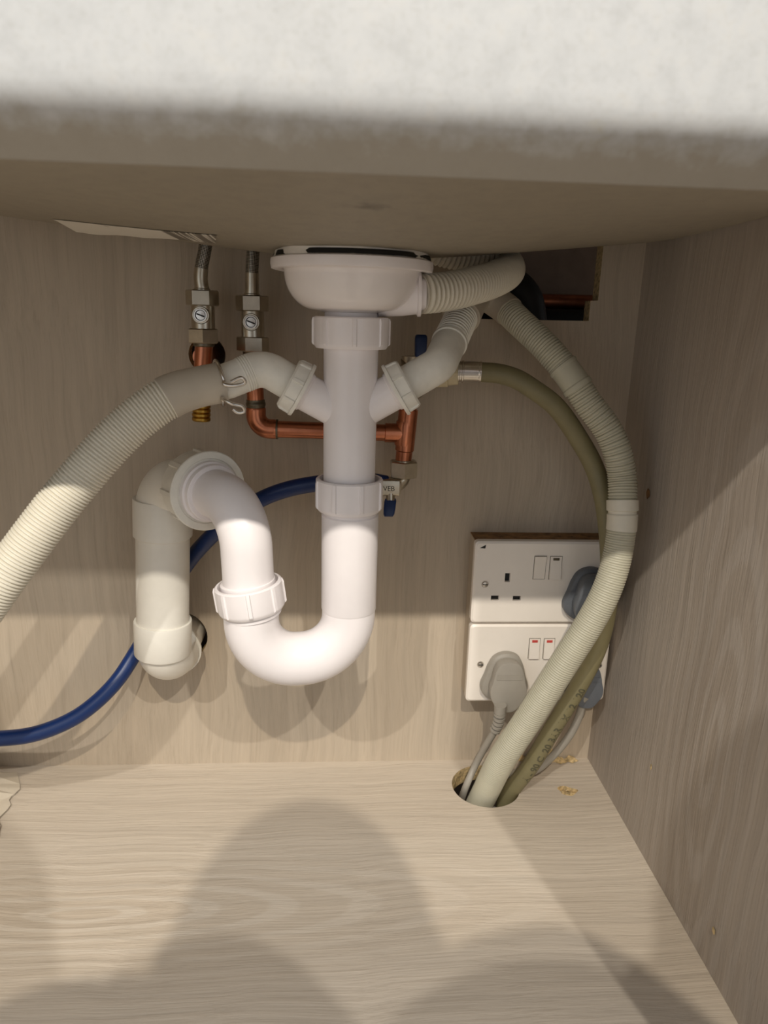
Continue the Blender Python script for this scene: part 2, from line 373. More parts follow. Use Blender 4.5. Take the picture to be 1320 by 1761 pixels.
def filleted(pts, rad, n=14):
    pts = [Vector(p) for p in pts]; out = [pts[0]]
    rads = rad if isinstance(rad, (list, tuple)) else [rad] * (len(pts) - 2)
    for i in range(1, len(pts) - 1):
        a = (pts[i - 1] - pts[i]).normalized(); b = (pts[i + 1] - pts[i]).normalized()
        ang = a.angle(b); 
        if ang > math.pi - 0.02: out.append(pts[i]); continue
        R_ = rads[i - 1]; tl = R_ / math.tan(ang / 2)
        c = pts[i] + (a + b).normalized() * (R_ / math.sin(ang / 2))
        p0 = pts[i] + a * tl - c; p1 = pts[i] + b * tl - c; tot = p0.angle(p1)
        ax = p0.cross(p1).normalized()
        for k in range(n + 1): out.append(c + Matrix.Rotation(tot * k / n, 3, ax) @ p0)
    out.append(pts[-1])
    # resample straight runs so that frames stay smooth
    res = [out[0]]
    for q in out[1:]:
        L_ = (q - res[-1]).length; kk = max(1, int(L_ / 0.004))
        base = res[-1].copy()
        for k in range(1, kk + 1): res.append(base.lerp(q, k / kk))
    return res
def box(mb, lo, hi, mi=0):
    x0, y0, z0 = lo; x1, y1, z1 = hi
    v = [(x0, y0, z0), (x1, y0, z0), (x1, y1, z0), (x0, y1, z0), (x0, y0, z1), (x1, y0, z1), (x1, y1, z1), (x0, y1, z1)]
    return mb.add(v, [(0, 3, 2, 1), (4, 5, 6, 7), (0, 1, 5, 4), (1, 2, 6, 5), (2, 3, 7, 6), (3, 0, 4, 7)], mi)
def loft(mb, loops, mi=0, cap0=True, cap1=True):
    n = len(loops[0]); vs = [p for lp in loops for p in lp]; fs = []
    for i in range(len(loops) - 1):
        for k in range(n):
            k2 = (k + 1) % n
            fs.append((i * n + k, i * n + k2, (i + 1) * n + k2, (i + 1) * n + k))
    if cap0: fs.append(tuple(range(n - 1, -1, -1)))
    if cap1: fs.append(tuple((len(loops) - 1) * n + k for k in range(n)))
    return mb.add(vs, fs, mi)
def round_rect(x0, y0, x1, y1, r, n=6):
    out = []
    for cx, cy, a0 in ((x1 - r, y1 - r, 0), (x0 + r, y1 - r, 90), (x0 + r, y0 + r, 180), (x1 - r, y0 + r, 270)):
        for k in range(n + 1):
            a = math.radians(a0 + 90 * k / n); out.append((cx + r * math.cos(a), cy + r * math.sin(a)))
    return out
def circle(cx, cy, r, n=40): return [(cx + r * math.cos(2 * math.pi * k / n), cy + r * math.sin(2 * math.pi * k / n)) for k in range(n)]

def finish(name, me, mat, parent=None, sharp=35, loc=None):
    mats = mat if isinstance(mat, (list, tuple)) else [mat]
    for q in mats: me.materials.append(M[q])
    if sharp is not None:
        me.polygons.foreach_set('use_smooth', [True] * len(me.polygons))
        me.set_sharp_from_angle(angle=math.radians(sharp))
    o = bpy.data.objects.new(name, me); COL.objects.link(o)
    if parent is not None: o.parent = parent
    return o
def root_of(p):
    off = Vector((0, 0, 0))
    while p is not None: off += p.location; p = p.parent
    return off
def obj(name, mb, mat, parent=None, sharp=35, origin=None):
    """one mesh object; mb holds world coordinates"""
    off = root_of(parent)
    if parent is None and origin is not None: off = Vector(origin)
    me = bpy.data.meshes.new(name)
    me.from_pydata([v - off for v in mb.v], [], mb.f)
    if any(mb.mi): me.polygons.foreach_set('material_index', mb.mi)
    if getattr(mb, 'uvs', None):
        uvl = me.uv_layers.new(name='UVMap'); i = 0
        for fc in mb.uvs:
            for u in fc: uvl.data[i].uv = u; i += 1
    me.validate(); me.update()
    bm = bmesh.new(); bm.from_mesh(me); bmesh.ops.recalc_face_normals(bm, faces=bm.faces[:]); bm.to_mesh(me); bm.free()
    o = finish(name, me, mat, parent, sharp)
    if parent is None and origin is not None: o.location = origin
    return o
def thing(name, label, cat, loc, group=None):
    o = bpy.data.objects.new(name, None); COL.objects.link(o)
    o.location = loc; o.empty_display_size = 0.02
    o['label'] = label; o['category'] = cat
    if group: o['group'] = group
    return o
def tag(o, label, cat, group=None):
    o['label'] = label; o['category'] = cat
    if group: o['group'] = group
    return o
def structure(o): o['kind'] = 'structure'; return o
def holed(name, outer, holes, conv, normal, thick, mat, parent=None, hole_mi=1):
    """flat panel with holes; conv maps (u, v) to the front face; extruded by thick along normal"""
    bm = bmesh.new(); edges = []
    for lp in [outer] + holes:
        vs = [bm.verts.new(conv(*p)) for p in lp]
        for a, b in zip(vs, vs[1:] + vs[:1]): edges.append(bm.edges.new((a, b)))
    bmesh.ops.triangle_fill(bm, use_beauty=True, edges=edges)
    nv = Vector(normal)
    ext = bmesh.ops.extrude_face_region(bm, geom=bm.faces[:])
    for g in ext['geom']:
        if isinstance(g, bmesh.types.BMVert): g.co += nv * thick
    bmesh.ops.recalc_face_normals(bm, faces=bm.faces[:])
    bm.normal_update()
    for fc in bm.faces:
        if abs(fc.normal.dot(nv.normalized())) < 0.5: fc.material_index = hole_mi
    me = bpy.data.meshes.new(name); bm.to_mesh(me); bm.free()
    return finish(name, me, mat, parent, 30)
def text_shape(body, size, bold=0.0):
    c = bpy.data.curves.new('t', 'FONT'); c.body = body; c.size = size; c.align_x = 'LEFT'
    c.resolution_u = 2; c.offset = bold
    o = bpy.data.objects.new('t', c); COL.objects.link(o)
    dg = bpy.context.evaluated_depsgraph_get()
    me = bpy.data.meshes.new_from_object(o.evaluated_get(dg))
    v = [tuple(x.co[:2]) for x in me.vertices]; f = [tuple(p.vertices) for p in me.polygons]
    bpy.data.objects.remove(o); bpy.data.meshes.remove(me)
    return v, f

# ------------------------------------------------------------------ the cabinet
XR, XL, YF = 0.2868, -0.513, -0.54
TOP = 0.74
# back panel with the service cutout and two pipe holes
cut = [(0.1235, 0.4750), (0.2393, 0.4760), (0.2393, 0.4945), (0.2464, 0.4950), (0.2464, 0.575), (0.1235, 0.575)]
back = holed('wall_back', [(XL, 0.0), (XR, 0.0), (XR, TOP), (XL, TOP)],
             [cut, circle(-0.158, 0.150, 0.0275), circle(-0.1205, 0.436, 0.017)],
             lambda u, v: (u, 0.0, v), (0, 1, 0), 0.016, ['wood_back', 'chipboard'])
structure(back)
hole_c = (0.1612, -0.0463)
chip = [(0.2457 + 0.0085 * (1 + 0.25 * math.sin(3 * a + 1)) * math.cos(a) * 1.15, -0.0573 + 0.0075 * (1 + 0.2 * math.cos(2 * a + 2)) * math.sin(a)) for a in [2 * math.pi * k / 18 for k in range(18)]]
floor = holed('floor', [(XL, YF), (XR, YF), (XR, 0.0), (XL, 0.0)], [circle(*hole_c, 0.0355, 48), chip],
              lambda u, v: (u, v, 0.0), (0, 0, -1), 0.018, ['wood_floor', 'chipboard'])
structure(floor)
mb = MB()   # rough core showing in the chipped spot
cv = [(0.2457, -0.0573, -0.0015)] + [(x, y, -0.004) for x, y in chip]
mb.add(cv, [(0, i + 1, (i + 1) % 18 + 1) for i in range(18)])
for i in range(10):
    a = random.uniform(0, 6.28); r = random.uniform(0, 0.006)
    x, y = 0.2457 + r * math.cos(a), -0.0573 + r * math.sin(a)
    s = random.uniform(0.0012, 0.003)
    mb.add([(x + random.uniform(-s, s), y + random.uniform(-s, s), -0.003 + random.uniform(0, 0.0035)) for _ in range(4)], [(0, 1, 2), (0, 2, 3), (0, 3, 1), (1, 3, 2)])
obj('chipboard_core', mb, 'chipboard', floor, 10)
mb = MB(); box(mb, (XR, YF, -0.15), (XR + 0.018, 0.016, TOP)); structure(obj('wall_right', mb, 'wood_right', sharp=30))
mb = MB(); box(mb, (XL - 0.018, YF, -0.15), (XL, 0.016, TOP)); structure(obj('wall_left', mb, 'wood_back', sharp=30))
# closed void below the cabinet floor, plinth, kitchen floor, worktop, the wall behind the back panel
mb = MB(); box(mb, (XL - 0.018, YF + 0.04, -0.15), (XR + 0.018, YF + 0.056, -0.018)); structure(obj('trim_1', mb, 'wood_floor', sharp=30))
mb = MB(); box(mb, (-3.0, -4.5, -0.17), (3.0, 0.2, -0.15)); structure(obj('floor_kitchen', mb, 'kitchen_floor', sharp=30))
mb = MB(); box(mb, (-3.0, 0.115, -0.15), (3.0, 0.2, 2.4)); structure(obj('wall_masonry', mb, 'plaster', sharp=30))
mb = MB(); box(mb, (XL - 0.018, -0.045, TOP), (XR + 0.6, 0.115, TOP + 0.03)); box(mb, (XL - 0.6, YF - 0.02, TOP), (-0.3105, -0.045, TOP + 0.03)); box(mb, (0.2865, YF - 0.02, TOP), (XR + 0.6, -0.045, TOP + 0.03))
structure(obj('trim_2', mb, 'kitchen_floor', sharp=30))
for x0, x1, n in ((XR + 0.018, XR + 0.6, 'trim_3'), (XL - 0.6, XL - 0.018, 'trim_4')):   # neighbouring units, closed fronts
    mb = MB(); box(mb, (x0, YF - 0.018, -0.02), (x1, YF, TOP)); structure(obj(n, mb, 'wood_right', sharp=30))
# wear on the right panel: a torn screw hole and two nicks
wr = bpy.data.objects['wall_right']
for (x, y, z), s in zip(P['WALLCHIP'], (0.0035, 0.0018, 0.002)):
    mb = MB(); n = 9
    ring = [(XR - 0.0006, y + s * math.cos(6.283 * k / n) * random.uniform(0.6, 1.3), z + 1.6 * s * math.sin(6.283 * k / n) * random.uniform(0.6, 1.3)) for k in range(n)]
    mb.add([(XR - 0.0012, y, z)] + ring, [(0, k + 1, (k + 1) % n + 1) for k in range(n)])
    obj('chipped_spot', mb, 'raw_edge' if s > 0.003 else 'chipboard', wr, 20)
# splintered chipboard at the foot of the back panel near the right corner
for i in range(9):
    mb = MB(); x = random.uniform(0.205, 0.268) ; h = random.uniform(0.004, 0.02) if x < 0.245 else random.uniform(0.002, 0.006)
    y0 = random.uniform(-0.006, -0.001); wd = random.uniform(0.004, 0.009)
    mb.add([(x - wd, y0, 0.0003), (x + wd, y0 - 0.002, 0.0003), (x + wd * random.uniform(-0.5, 0.6), -0.0005, h), (x, y0 - random.uniform(0.003, 0.008), 0.0012)], [(0, 1, 2), (0, 3, 1), (1, 3, 2), (2, 3, 0)])
    o = obj('wood_splinter', mb, 'chipboard', None, 10, origin=(x, y0, 0.0003))
    tag(o, 'pale torn chipboard splinter at the foot of the back panel behind the hoses', 'splinter', 'chipboard splinters in the corner')

# ------------------------------------------------------------------ the sink
def zbot(x, y):
    dx, dy = x - 0.0105, y + 0.125
    d = math.hypot(dx, dy)
    z = 0.5195 + max(0, d - 0.055) * (0.055 + 0.055 * abs(dx) / max(d, 1e-6))
    k = min(1, max(0, (-0.22 - y) / 0.155)); k = k * k * (3 - 2 * k)
    return z + (0.5308 - z) * k
sink = thing('kitchen_sink', 'white fireclay butler sink with rounded apron edge, seen from below', 'sink', (-0.012, -0.225, 0.5195))
mb = MB(); sx0, sx1, sy0, sy1 = -0.310, 0.2862, -0.397, -0.045
outl = []
rr_ = 0.03; nc = 10
per = []
def rr_pts():
    pts = []
    segs = [((sx1 - rr_, sy1 - rr_), 0), ((sx0 + rr_, sy1 - rr_), 90), ((sx0 + rr_, sy0 + rr_), 180), ((sx1 - rr_, sy0 + rr_), 270)]
    for i, ((cx, cy), a0) in enumerate(segs):
        for k in range(nc + 1):
            a = math.radians(a0 + 90 * k / nc); pts.append((Vector((cx + rr_ * math.cos(a), cy + rr_ * math.sin(a))), Vector((math.cos(a), math.sin(a)))))
        (ncx, ncy), na = segs[(i + 1) % 4]; a = math.radians(na)
        p0 = pts[-1][0]; p1 = Vector((ncx + rr_ * math.cos(a), ncy + rr_ * math.sin(a)))
        for k in range(1, 24): pts.append((p0.lerp(p1, k / 24), Vector((math.cos(a), math.sin(a)))))
    return pts
ring = rr_pts(); nR = len(ring)
Rb = [0.010 + 0.012 * max(0, -n.y) ** 2 for p, n in ring]
inner = [p - n * R_ for (p, n), R_ in zip(ring, Rb)]
dc = Vector((0.0105, -0.125))
loops = []
for t in (0.0, 0.1, 0.22, 0.36, 0.5, 0.65, 0.8, 0.9, 1.0):
    lp = []
    for q in inner:
        dr = (q - dc).normalized() * 0.03 + dc
        c = dr.lerp(q, t); lp.append((c.x, c.y, zbot(c.x, c.y)))
    loops.append(lp)
for du, dz in ((0.0, 0.0), (0.40, 0.33), (0.78, 0.65), (0.86, 0.73), (0.925, 0.82), (0.97, 0.92), (1.0, 1.06), (1.0, 1.3)):
    lp = []
    for (p, n), R_, q in zip(ring, Rb, inner):
        c = q + n * R_ * du; lp.append((c.x, c.y, zbot(q.x, q.y) + 0.0001 + R_ * dz))
    loops.append(lp)
for z in (0.60, 0.68, 0.765): loops.append([(p.x, p.y, z) for p, n in ring])
loops.append([(p.x - n.x * 0.003, p.y - n.y * 0.003, 0.77) for p, n in ring])
loops.append([(p.x - n.x * 0.022, p.y - n.y * 0.022, 0.77) for p, n in ring])
loops.append([(p.x - n.x * 0.025, p.y - n.y * 0.025, 0.765) for p, n in ring])
loops.append([(p.x - n.x * 0.030, p.y - n.y * 0.030, 0.58) for p, n in ring])
loops.append([(p.x - n.x * 0.050, p.y - n.y * 0.050, 0.557) for p, n in ring])
loops.append([(dc.x + (p.x - dc.x) * 0.2, dc.y + (p.y - dc.y) * 0.2, 0.545) for p, n in ring])
loft(mb, loops)
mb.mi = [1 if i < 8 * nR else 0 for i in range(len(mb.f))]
obj('sink_body', mb, ['fireclay', 'biscuit_shade'], sink, 30)
# curling paper label under the sink
SA, SB, SC, SD = [Vector(q) for q in P['STICKER']]
mb = MB(); nu, nv = 16, 6; vs = []
for i in range(nu + 1):
    for j in range(nv + 1):
        u, v = i / nu, j / nv
        q = SA.lerp(SB, u).lerp(SD.lerp(SC, u), v)
        q.z -= 0.0012 * v * math.sin(u * 9) ** 2 * (1 - u)
        vs.append((q.x, q.y, min(q.z, zbot(q.x, q.y) - 0.0005)))
fs = [(i * (nv + 1) + j, (i + 1) * (nv + 1) + j, (i + 1) * (nv + 1) + j + 1, i * (nv + 1) + j + 1) for i in range(nu) for j in range(nv)]
n0 = len(vs)
vs2 = vs + [(x, y, z + 0.0003) for x, y, z in vs]
mb.add(vs2, fs + [tuple(k + n0 for k in reversed(f)) for f in fs])
o = obj('paper_label', mb, 'sticker', sink, 40); o['label'] = 'pale printed paper label curling off the sink underside'

# ------------------------------------------------------------------ strainer waste
Z = P['WASTE_Z']; AX, AY = 0.0112, -0.125
st = thing('sink_strainer_waste', 'white plastic bowl-shaped strainer waste under the sink with side spout', 'sink waste', (AX, AY, Z[3]))
mb = MB(); lathe(mb, (AX, AY, 0), (0, 0, 1), [(0.5075, 0.0535), (0.5065, 0.0575), (0.5072, 0.0603), (0.5105, 0.0610), (0.5140, 0.0607), (0.5150, 0.0590), (0.5150, 0.02)], 64)
obj('flange', mb, 'white_pvc', st)
mb = MB()
prof = [(Z[3] - 0.001, 0.014), (Z[3] - 0.0005, 0.021), (Z[3] + 0.0012, 0.0275)]
for k in range(1, 13):
    a = math.pi / 2 * k / 12; prof.append((Z[3] + 0.0012 + 0.028 * (1 - math.cos(a)), 0.0275 + 0.0235 * math.sin(a)))
prof += [(0.5075, 0.0522), (0.5085, 0.0545)]
lathe(mb, (AX, AY, 0), (0, 0, 1), prof, 64)
obj('strainer_bowl', mb, 'gloss_pvc', st, 60)
mb = MB()
seg = 72; vs = []; fs = []
for zi, z in enumerate((0.5148, 0.5172, 0.5202)):
    for k in range(seg):
        a = 6.2832 * k / seg
        r = 0.0585 + 0.0022 * noise.noise((math.cos(a) * 2.2, math.sin(a) * 2.2, zi * 0.7 + 4)) - (0.0, 0.001, 0.0015)[zi]
        vs.append((AX + r * math.cos(a), AY + r * math.sin(a), z))
fs = [(i * seg + k, i * seg + (k + 1) % seg, (i + 1) * seg + (k + 1) % seg, (i + 1) * seg + k) for i in range(2) for k in range(seg)]
mb.add(vs, fs); obj('silicone_bead', mb, 'seal', st, 60)
mb = MB(); vs = []
for zi, z in enumerate((0.5151, 0.5168, 0.5186)):
    for k in range(seg):
        a = 6.2832 * k / seg
        r = 0.0588 + 0.0030 * noise.noise((math.cos(a) * 3.1 + 5, math.sin(a) * 3.1, 9)) - (0.0, 0.0004, 0.0012)[zi]
        vs.append((AX + r * math.cos(a), AY + r * math.sin(a), z))
mb.add(vs, fs); obj('rubber_gasket', mb, 'black', st, 60)
# side spout towards the overflow hose
OV = smooth(catmull(P['OVERFLOW']), 6); ovp = Path(OV)
d0 = ovp.tan(0.004)
mb = MB(); o0 = ovp.at(0.008)
loops = []
for t, w_, h_, dz in ((-0.030, 0.014, 0.0155, -0.001), (-0.012, 0.0145, 0.0155, -0.0006), (-0.001, 0.0142, 0.0148, 0), (0.0, 0.0160, 0.0166, 0), (0.0022, 0.0160, 0.0166, 0), (0.0024, 0.0118, 0.0118, 0), (0.006, 0.0118, 0.0118, 0)):
    d, n_, b_ = frame(d0); c = o0 + d0 * t + Vector((0, 0, dz))
    loops.append([c + n_ * (w_ * math.cos(6.2832 * k / 36)) + b_ * (h_ * math.sin(6.2832 * k / 36)) for k in range(36)])
loft(mb, loops); obj('overflow_spout', mb, 'white_pvc', st)
mb = MB(); lathe(mb, (AX, AY, 0), (0, 0, 1), [(Z[4] - 0.012, 0.0205), (Z[3] + 0.002, 0.0205)], 40); obj('threaded_tail', mb, 'white_pvc', st)

def slip_nut(parent, name, origin, d, h, r, r_in, ribs=8, ph=0.2, mat='white_pvc', rib_t=0.0013, rib_w=0.0021, lip=0.0):
    """ribbed plastic union nut, open at its +d end"""
    mb = MB()
    lathe(mb, origin, d, [(0, r_in), (0, r - 0.002), (0.002, r - 0.0005), (0.004, r), (h * 0.7, r), (h - 0.001, r), (h, r - 0.001), (h, r - 0.0028), (h - 0.006, r - 0.0035), (h - 0.006, r_in)], 64)
    dd, n_, b_ = frame(d); o = Vector(origin)
    for k in range(ribs):
        a = 2 * math.pi * k / ribs + ph
        e = n_ * math.cos(a) + b_ * math.sin(a); t = dd.cross(e)
        lps = []
        for s, rt in ((h * 0.10, 0.3), (h * 0.16, 1), (h * 0.88, 1), (h * 0.97, 0.4)):
            c = o + dd * s
            lps.append([c + e * (r - 0.001) + t * rib_w, c + e * (r + rib_t * rt) + t * rib_w * 0.6, c + e * (r + rib_t * rt) - t * rib_w * 0.6, c + e * (r - 0.001) - t * rib_w])
        loft(mb, lps)
    return obj(name, mb, mat, parent, 32)

# ------------------------------------------------------------------ twin branch tube
tee = thing('waste_branch_tube', 'straight white waste tube with two angled side branches below the strainer', 'waste pipe', (AX, AY, Z[7]))
up = Vector((0, 0, 1))
slip_nut(tee, 'union_nut', (AX, AY, Z[5]), up, Z[4] - Z[5], 0.0290, 0.0205, ph=0.06)
mb = MB(); lathe(mb, (AX, AY, 0), up, [(Z[8] + 0.004, 0.0208), (Z[5] + 0.004, 0.0212)], 48); obj('tube', mb, 'white_pvc', tee)
BR, BL = [Vector(p) for p in P['BRANCH_R']], [Vector(p) for p in P['BRANCH_L']]
def branch(parent, B, side):
    d = (B[1] - B[0]).normalized(); L1 = (B[1] - B[0]).length; L2 = (B[2] - B[0]).length
    mb = MB(); lathe(mb, B[0], d, [(0.006, 0.0146), (L1 - 0.004, 0.0146), (L1 - 0.003, 0.0156), (L1 + 0.001, 0.0156)], 40)
    obj('branch', mb, 'white_pvc', parent)
    mb = MB()
    lathe(mb, B[0], d, [(L1 - 0.001, 0.0150), (L1 - 0.001, 0.0216), (L1, 0.0220), (L1 + 0.0016, 0.0220), (L1 + 0.002, 0.0204), (L2 - 0.0015, 0.0200), (L2, 0.0188), (L2, 0.013)], 48)
    dd, n_, b_ = frame(d)
    for k in range(8):
        a = 2 * math.pi * k / 8 + 0.3; e = n_ * math.cos(a) + b_ * math.sin(a); t = dd.cross(e); lps = []
        for s, rt in ((L1 + 0.002, 0.0216), (L2 - 0.003, 0.0212), (L2 - 0.0012, 0.0202)):
            c = B[0] + d * s; lps.append([c + e * 0.018 + t * 0.0022, c + e * rt + t * 0.0012, c + e * rt - t * 0.0012, c + e * 0.018 - t * 0.0022])
        loft(mb, lps)
    obj('branch_nut', mb, 'branch_pvc', parent, 32)
    return d, L2
dR, LR = branch(tee, BR, 1); dL, LL = branch(tee, BL, -1)

# elbows with hose tails on both branches
le = thing('hose_tail_elbow', 'off-white angled hose-tail elbow on the left branch of the waste tube', 'pipe elbow', tuple(BL[2]))
path = Path(filleted([BL[2] - dL * 0.008, BL[3], BL[4], Vector(P['HOSE_L'][1]), Vector(P['HOSE_L'][2])], [0.020, 0.1, 0.1]))
mb = MB(); s_k = path.s_near(BL[3]) + 0.009
sweep(mb, path, 0.0138, 0, s_k, 0.0025, 40); obj('elbow', mb, 'branch_pvc', le)
mb = MB(); sweep(mb, path, lambda t: 0.0134 + (0.0005 * (0.5 + 0.5 * math.cos((t - s_k) * 2 * math.pi / 0.0018)) if t - s_k < 0.008 else 0.0), s_k - 0.001, path.L, 0.0004, 40); obj('hose_tail', mb, 'branch_pvc', le)
re_ = thing('hose_tail_elbow', 'off-white ribbed hose-tail elbow on the right branch below the overflow hose', 'pipe elbow', tuple(BR[2]))
path = Path(filleted([BR[2] - dR * 0.008, BR[3] + Vector((0.003, 0, 0.002)), BR[5], BR[6]], [0.014, 0.05]))
s_k = path.s_near(BR[4]) - 0.006
mb = MB(); sweep(mb, path, 0.0140, 0, s_k, 0.002, 40); obj('elbow', mb, 'branch_pvc', re_)
mb = MB()
def tail_r(t):
    u = t - s_k
    if u < 0.003: return 0.0138
    if u < 0.006: return 0.0150
    if u < 0.009: return 0.0132
    return 0.0134 + 0.0011 * (1 - ((u - 0.009) % 0.0038) / 0.0038)
sweep(mb, path, tail_r, s_k, path.L - 0.008, 0.0004, 40); obj('hose_tail', mb, 'branch_pvc', re_)

# ------------------------------------------------------------------ the trap
TR = [Vector(p) for p in P['TRAP']]
trap = thing('waste_trap', 'white plastic P-trap with deep U-bend below the waste tube', 'waste trap', tuple(TR[1]))
slip_nut(trap, 'union_nut', (AX + 0.0003, AY, Z[8]), up, Z[7] - Z[8], 0.0272, 0.0205, ph=0.33)
mb = MB(); zb = TR[0].z
lathe(mb, (AX + 0.0012, AY, 0), up, [(zb - 0.0005, 0.0200), (zb - 0.0005, 0.0226), (zb + 0.001, 0.0232), (Z[8] - 0.004, 0.0234), (Z[8] - 0.003, 0.0222), (Z[8] + 0.004, 0.0222)], 56)
obj('socket_tube', mb, 'white_pvc', trap)
nb = Vector(P['TRAPNUT'][0]); nt_ = Vector(P['TRAPNUT'][1]); nd = (nt_ - nb).normalized()
# U bend
c0 = Vector((AX + 0.0012, AY, zb + 0.004)); c1 = Vector((TR[2].x + 0.0035, TR[2].y, TR[2].z))
ubot = TR[1].z - 0.006
upath = filleted([c0, Vector((AX + 0.0012, AY, ubot - 0.002)), Vector((nb.x - 0.002, nb.y, ubot)), nb + nd * 0.006], 0.0385, 24)
mb = MB(); sweep(mb, upath, 0.0226, step=0.003, seg=48); obj('u_bend', mb, 'white_pvc', trap)
mb = MB(); lathe(mb, nb, nd, [(-0.003, 0.020), (-0.003, 0.0234), (0.004, 0.0236), (0.006, 0.021)], 48); obj('bend_socket', mb, 'white_pvc', trap)
slip_nut(trap, 'union_nut', tuple(nb + nd * 0.001), nd, (nt_ - nb).length - 0.001, 0.0275, 0.020, ph=0.1)
# outlet elbow towards the wall
cc = Vector(P['COLLAR'][0]); cn = Vector((0.60, -0.795, -0.03)).normalized()
legtop = nt_ - nd * 0.006
corner = Vector((nt_.x - 0.0015, nt_.y, cc.z - 0.0015))
cn = (corner - cc); cn.z = 0; cn = cn.normalized()
corner = Vector((corner.x, corner.y, cc.z))
opath = filleted([legtop, corner, cc - cn * 0.004], 0.036, 20)
mb = MB(); sweep(mb, opath, 0.0207, step=0.003, seg=48)
lathe(mb, nt_ - nd * 0.004, nd, [(0, 0.0207), (0.0, 0.0218), (0.004, 0.0224), (0.0055, 0.0222), (0.006, 0.0207)], 48)
obj('outlet_elbow', mb, 'white_pvc', trap)
mb = MB(); lathe(mb, cc, cn, [(-0.01, 0.02), (-0.01, 0.0262), (0.006, 0.0262), (0.0068, 0.0250), (0.0068, 0.0245), (0.012, 0.0243), (0.0125, 0.0236), (0.0125, 0.020)], 56); obj('outlet_socket', mb, 'white_pvc', trap)
mb = MB()
lathe(mb, cc, cn, [(-0.022, 0.027), (-0.022, 0.0318), (-0.001, 0.0318), (-0.001, 0.0338), (0.0, 0.0345), (0.0018, 0.0345), (0.0026, 0.0338), (0.0026, 0.0285), (0.0014, 0.0278), (0.0014, 0.0255)], 64)
dd, n_, b_ = frame(cn)
for k in range(8):
    a = 2 * math.pi * k / 8; e = n_ * math.cos(a) + b_ * math.sin(a); t = dd.cross(e); lps = []
    for s in (-0.021, -0.001):
        c = cc + cn * s; lps.append([c + e * 0.030 + t * 0.003, c + e * 0.0335 + t * 0.002, c + e * 0.0335 - t * 0.002, c + e * 0.030 - t * 0.003])
    loft(mb, lps)
o = obj('collar_nut', mb, 'branch_pvc', trap, 32); o['label'] = 'wide off-white collar nut'

# ------------------------------------------------------------------ ivory waste pipe into the wall
G = [Vector(p) for p in P['GREY']]
gd = (G[3] - G[2]).normalized()
gp = thing('waste_pipe', 'ivory solvent-weld waste pipe dropping beside the trap and turning into the back panel', 'waste pipe', tuple(G[4]))
ax_top = G[2] - gd * ((G[2].z - cc.z) / gd.z if abs(gd.z) > 0 else 0)
gtop = G[2] + gd * ((cc.z - G[2].z) / gd.z)
into = Vector((gtop.x, gtop.y, cc.z)) - cc; into.z = 0
mb = MB()
sweep(mb, filleted([G[1] + gd * 0.012, gtop, cc - cn * 0.006], 0.0275, 16), 0.0240, step=0.003, seg=48)
obj('elbow', mb, 'grey_pvc', gp)
mb = MB(); lathe(mb, G[1] - gd * 0.003, gd, [(0, 0.0236), (0, 0.0258), (0.001, 0.0262), ((G[2] - G[1]).length, 0.0262), ((G[2] - G[1]).length + 0.001, 0.0250), ((G[2] - G[1]).length + 0.001, 0.0236)], 48); obj('elbow_socket', mb, 'grey_pvc', gp)
mb = MB(); lathe(mb, G[2], gd, [(-0.005, 0.0240), ((G[3] - G[2]).length + 0.01, 0.0240)], 48); obj('down_pipe', mb, 'grey_pvc', gp)
mb = MB(); lb = (G[4] - G[3]).length; lathe(mb, G[3], gd, [(0, 0.0243), (0, 0.0262), (0.001, 0.0266), (lb - 0.001, 0.0262), (lb, 0.0255), (lb, 0.0235)], 48); obj('elbow_socket', mb, 'grey_pvc', gp)
zt = 0.1475
cb = G[4] + gd * 0.012; cb = Vector((cb.x, cb.y, zt)); wallx = -0.158
mb = MB(); sweep(mb, filleted([G[4] - gd * 0.004, cb, Vector((wallx, -0.026, zt + 0.001))], 0.0245, 16), 0.0247, step=0.002, seg=48)
lathe(mb, (wallx, -0.0285, zt + 0.001), (0, 1, 0), [(0, 0.0230), (0, 0.0262), (0.003, 0.0262), (0.003, 0.0215)], 48)
obj('elbow', mb, 'grey_pvc', gp)
mb = MB(); lathe(mb, (wallx, -0.027, zt + 0.002), (0, 1, 0), [(0, 0.0220), (0.1, 0.0220)], 48); obj('wall_tail', mb, 'grey_pvc', gp)

# ------------------------------------------------------------------ hoses
def hose_parts(path, name_parts, parent):
    for nm, mt, t0, t1, rad, st_, seg in name_parts:
        mb = MB(); sweep(mb, path, rad, t0, t1, st_, seg); obj(nm, mb, mt, parent, 60)
hl = thing('drain_hose', 'off-white corrugated drain hose sweeping left from the left elbow', 'drain hose', P['HOSE_L'][-1])
lp_ = Path(smooth(catmull(P['HOSE_L']), 8))
sc = lp_.s_near(P['HOSE_L'][3]) + 0.001; s0 = lp_.s_near(P['HOSE_L'][1]) - 0.001
hose_parts(lp_, [('rubber_cuff', 'hose_cuff', s0, sc + 0.004, lambda t: 0.0152 + 0.0010 * min(1, max(0, (t - sc + 0.02) / 0.02)), 0.003, 40),
                 ('corrugated_tube', 'hose_white', sc, lp_.L, ribbed(0.0160, 0.0026, 0.0020, 0.8), 0.0004, 40)], hl)
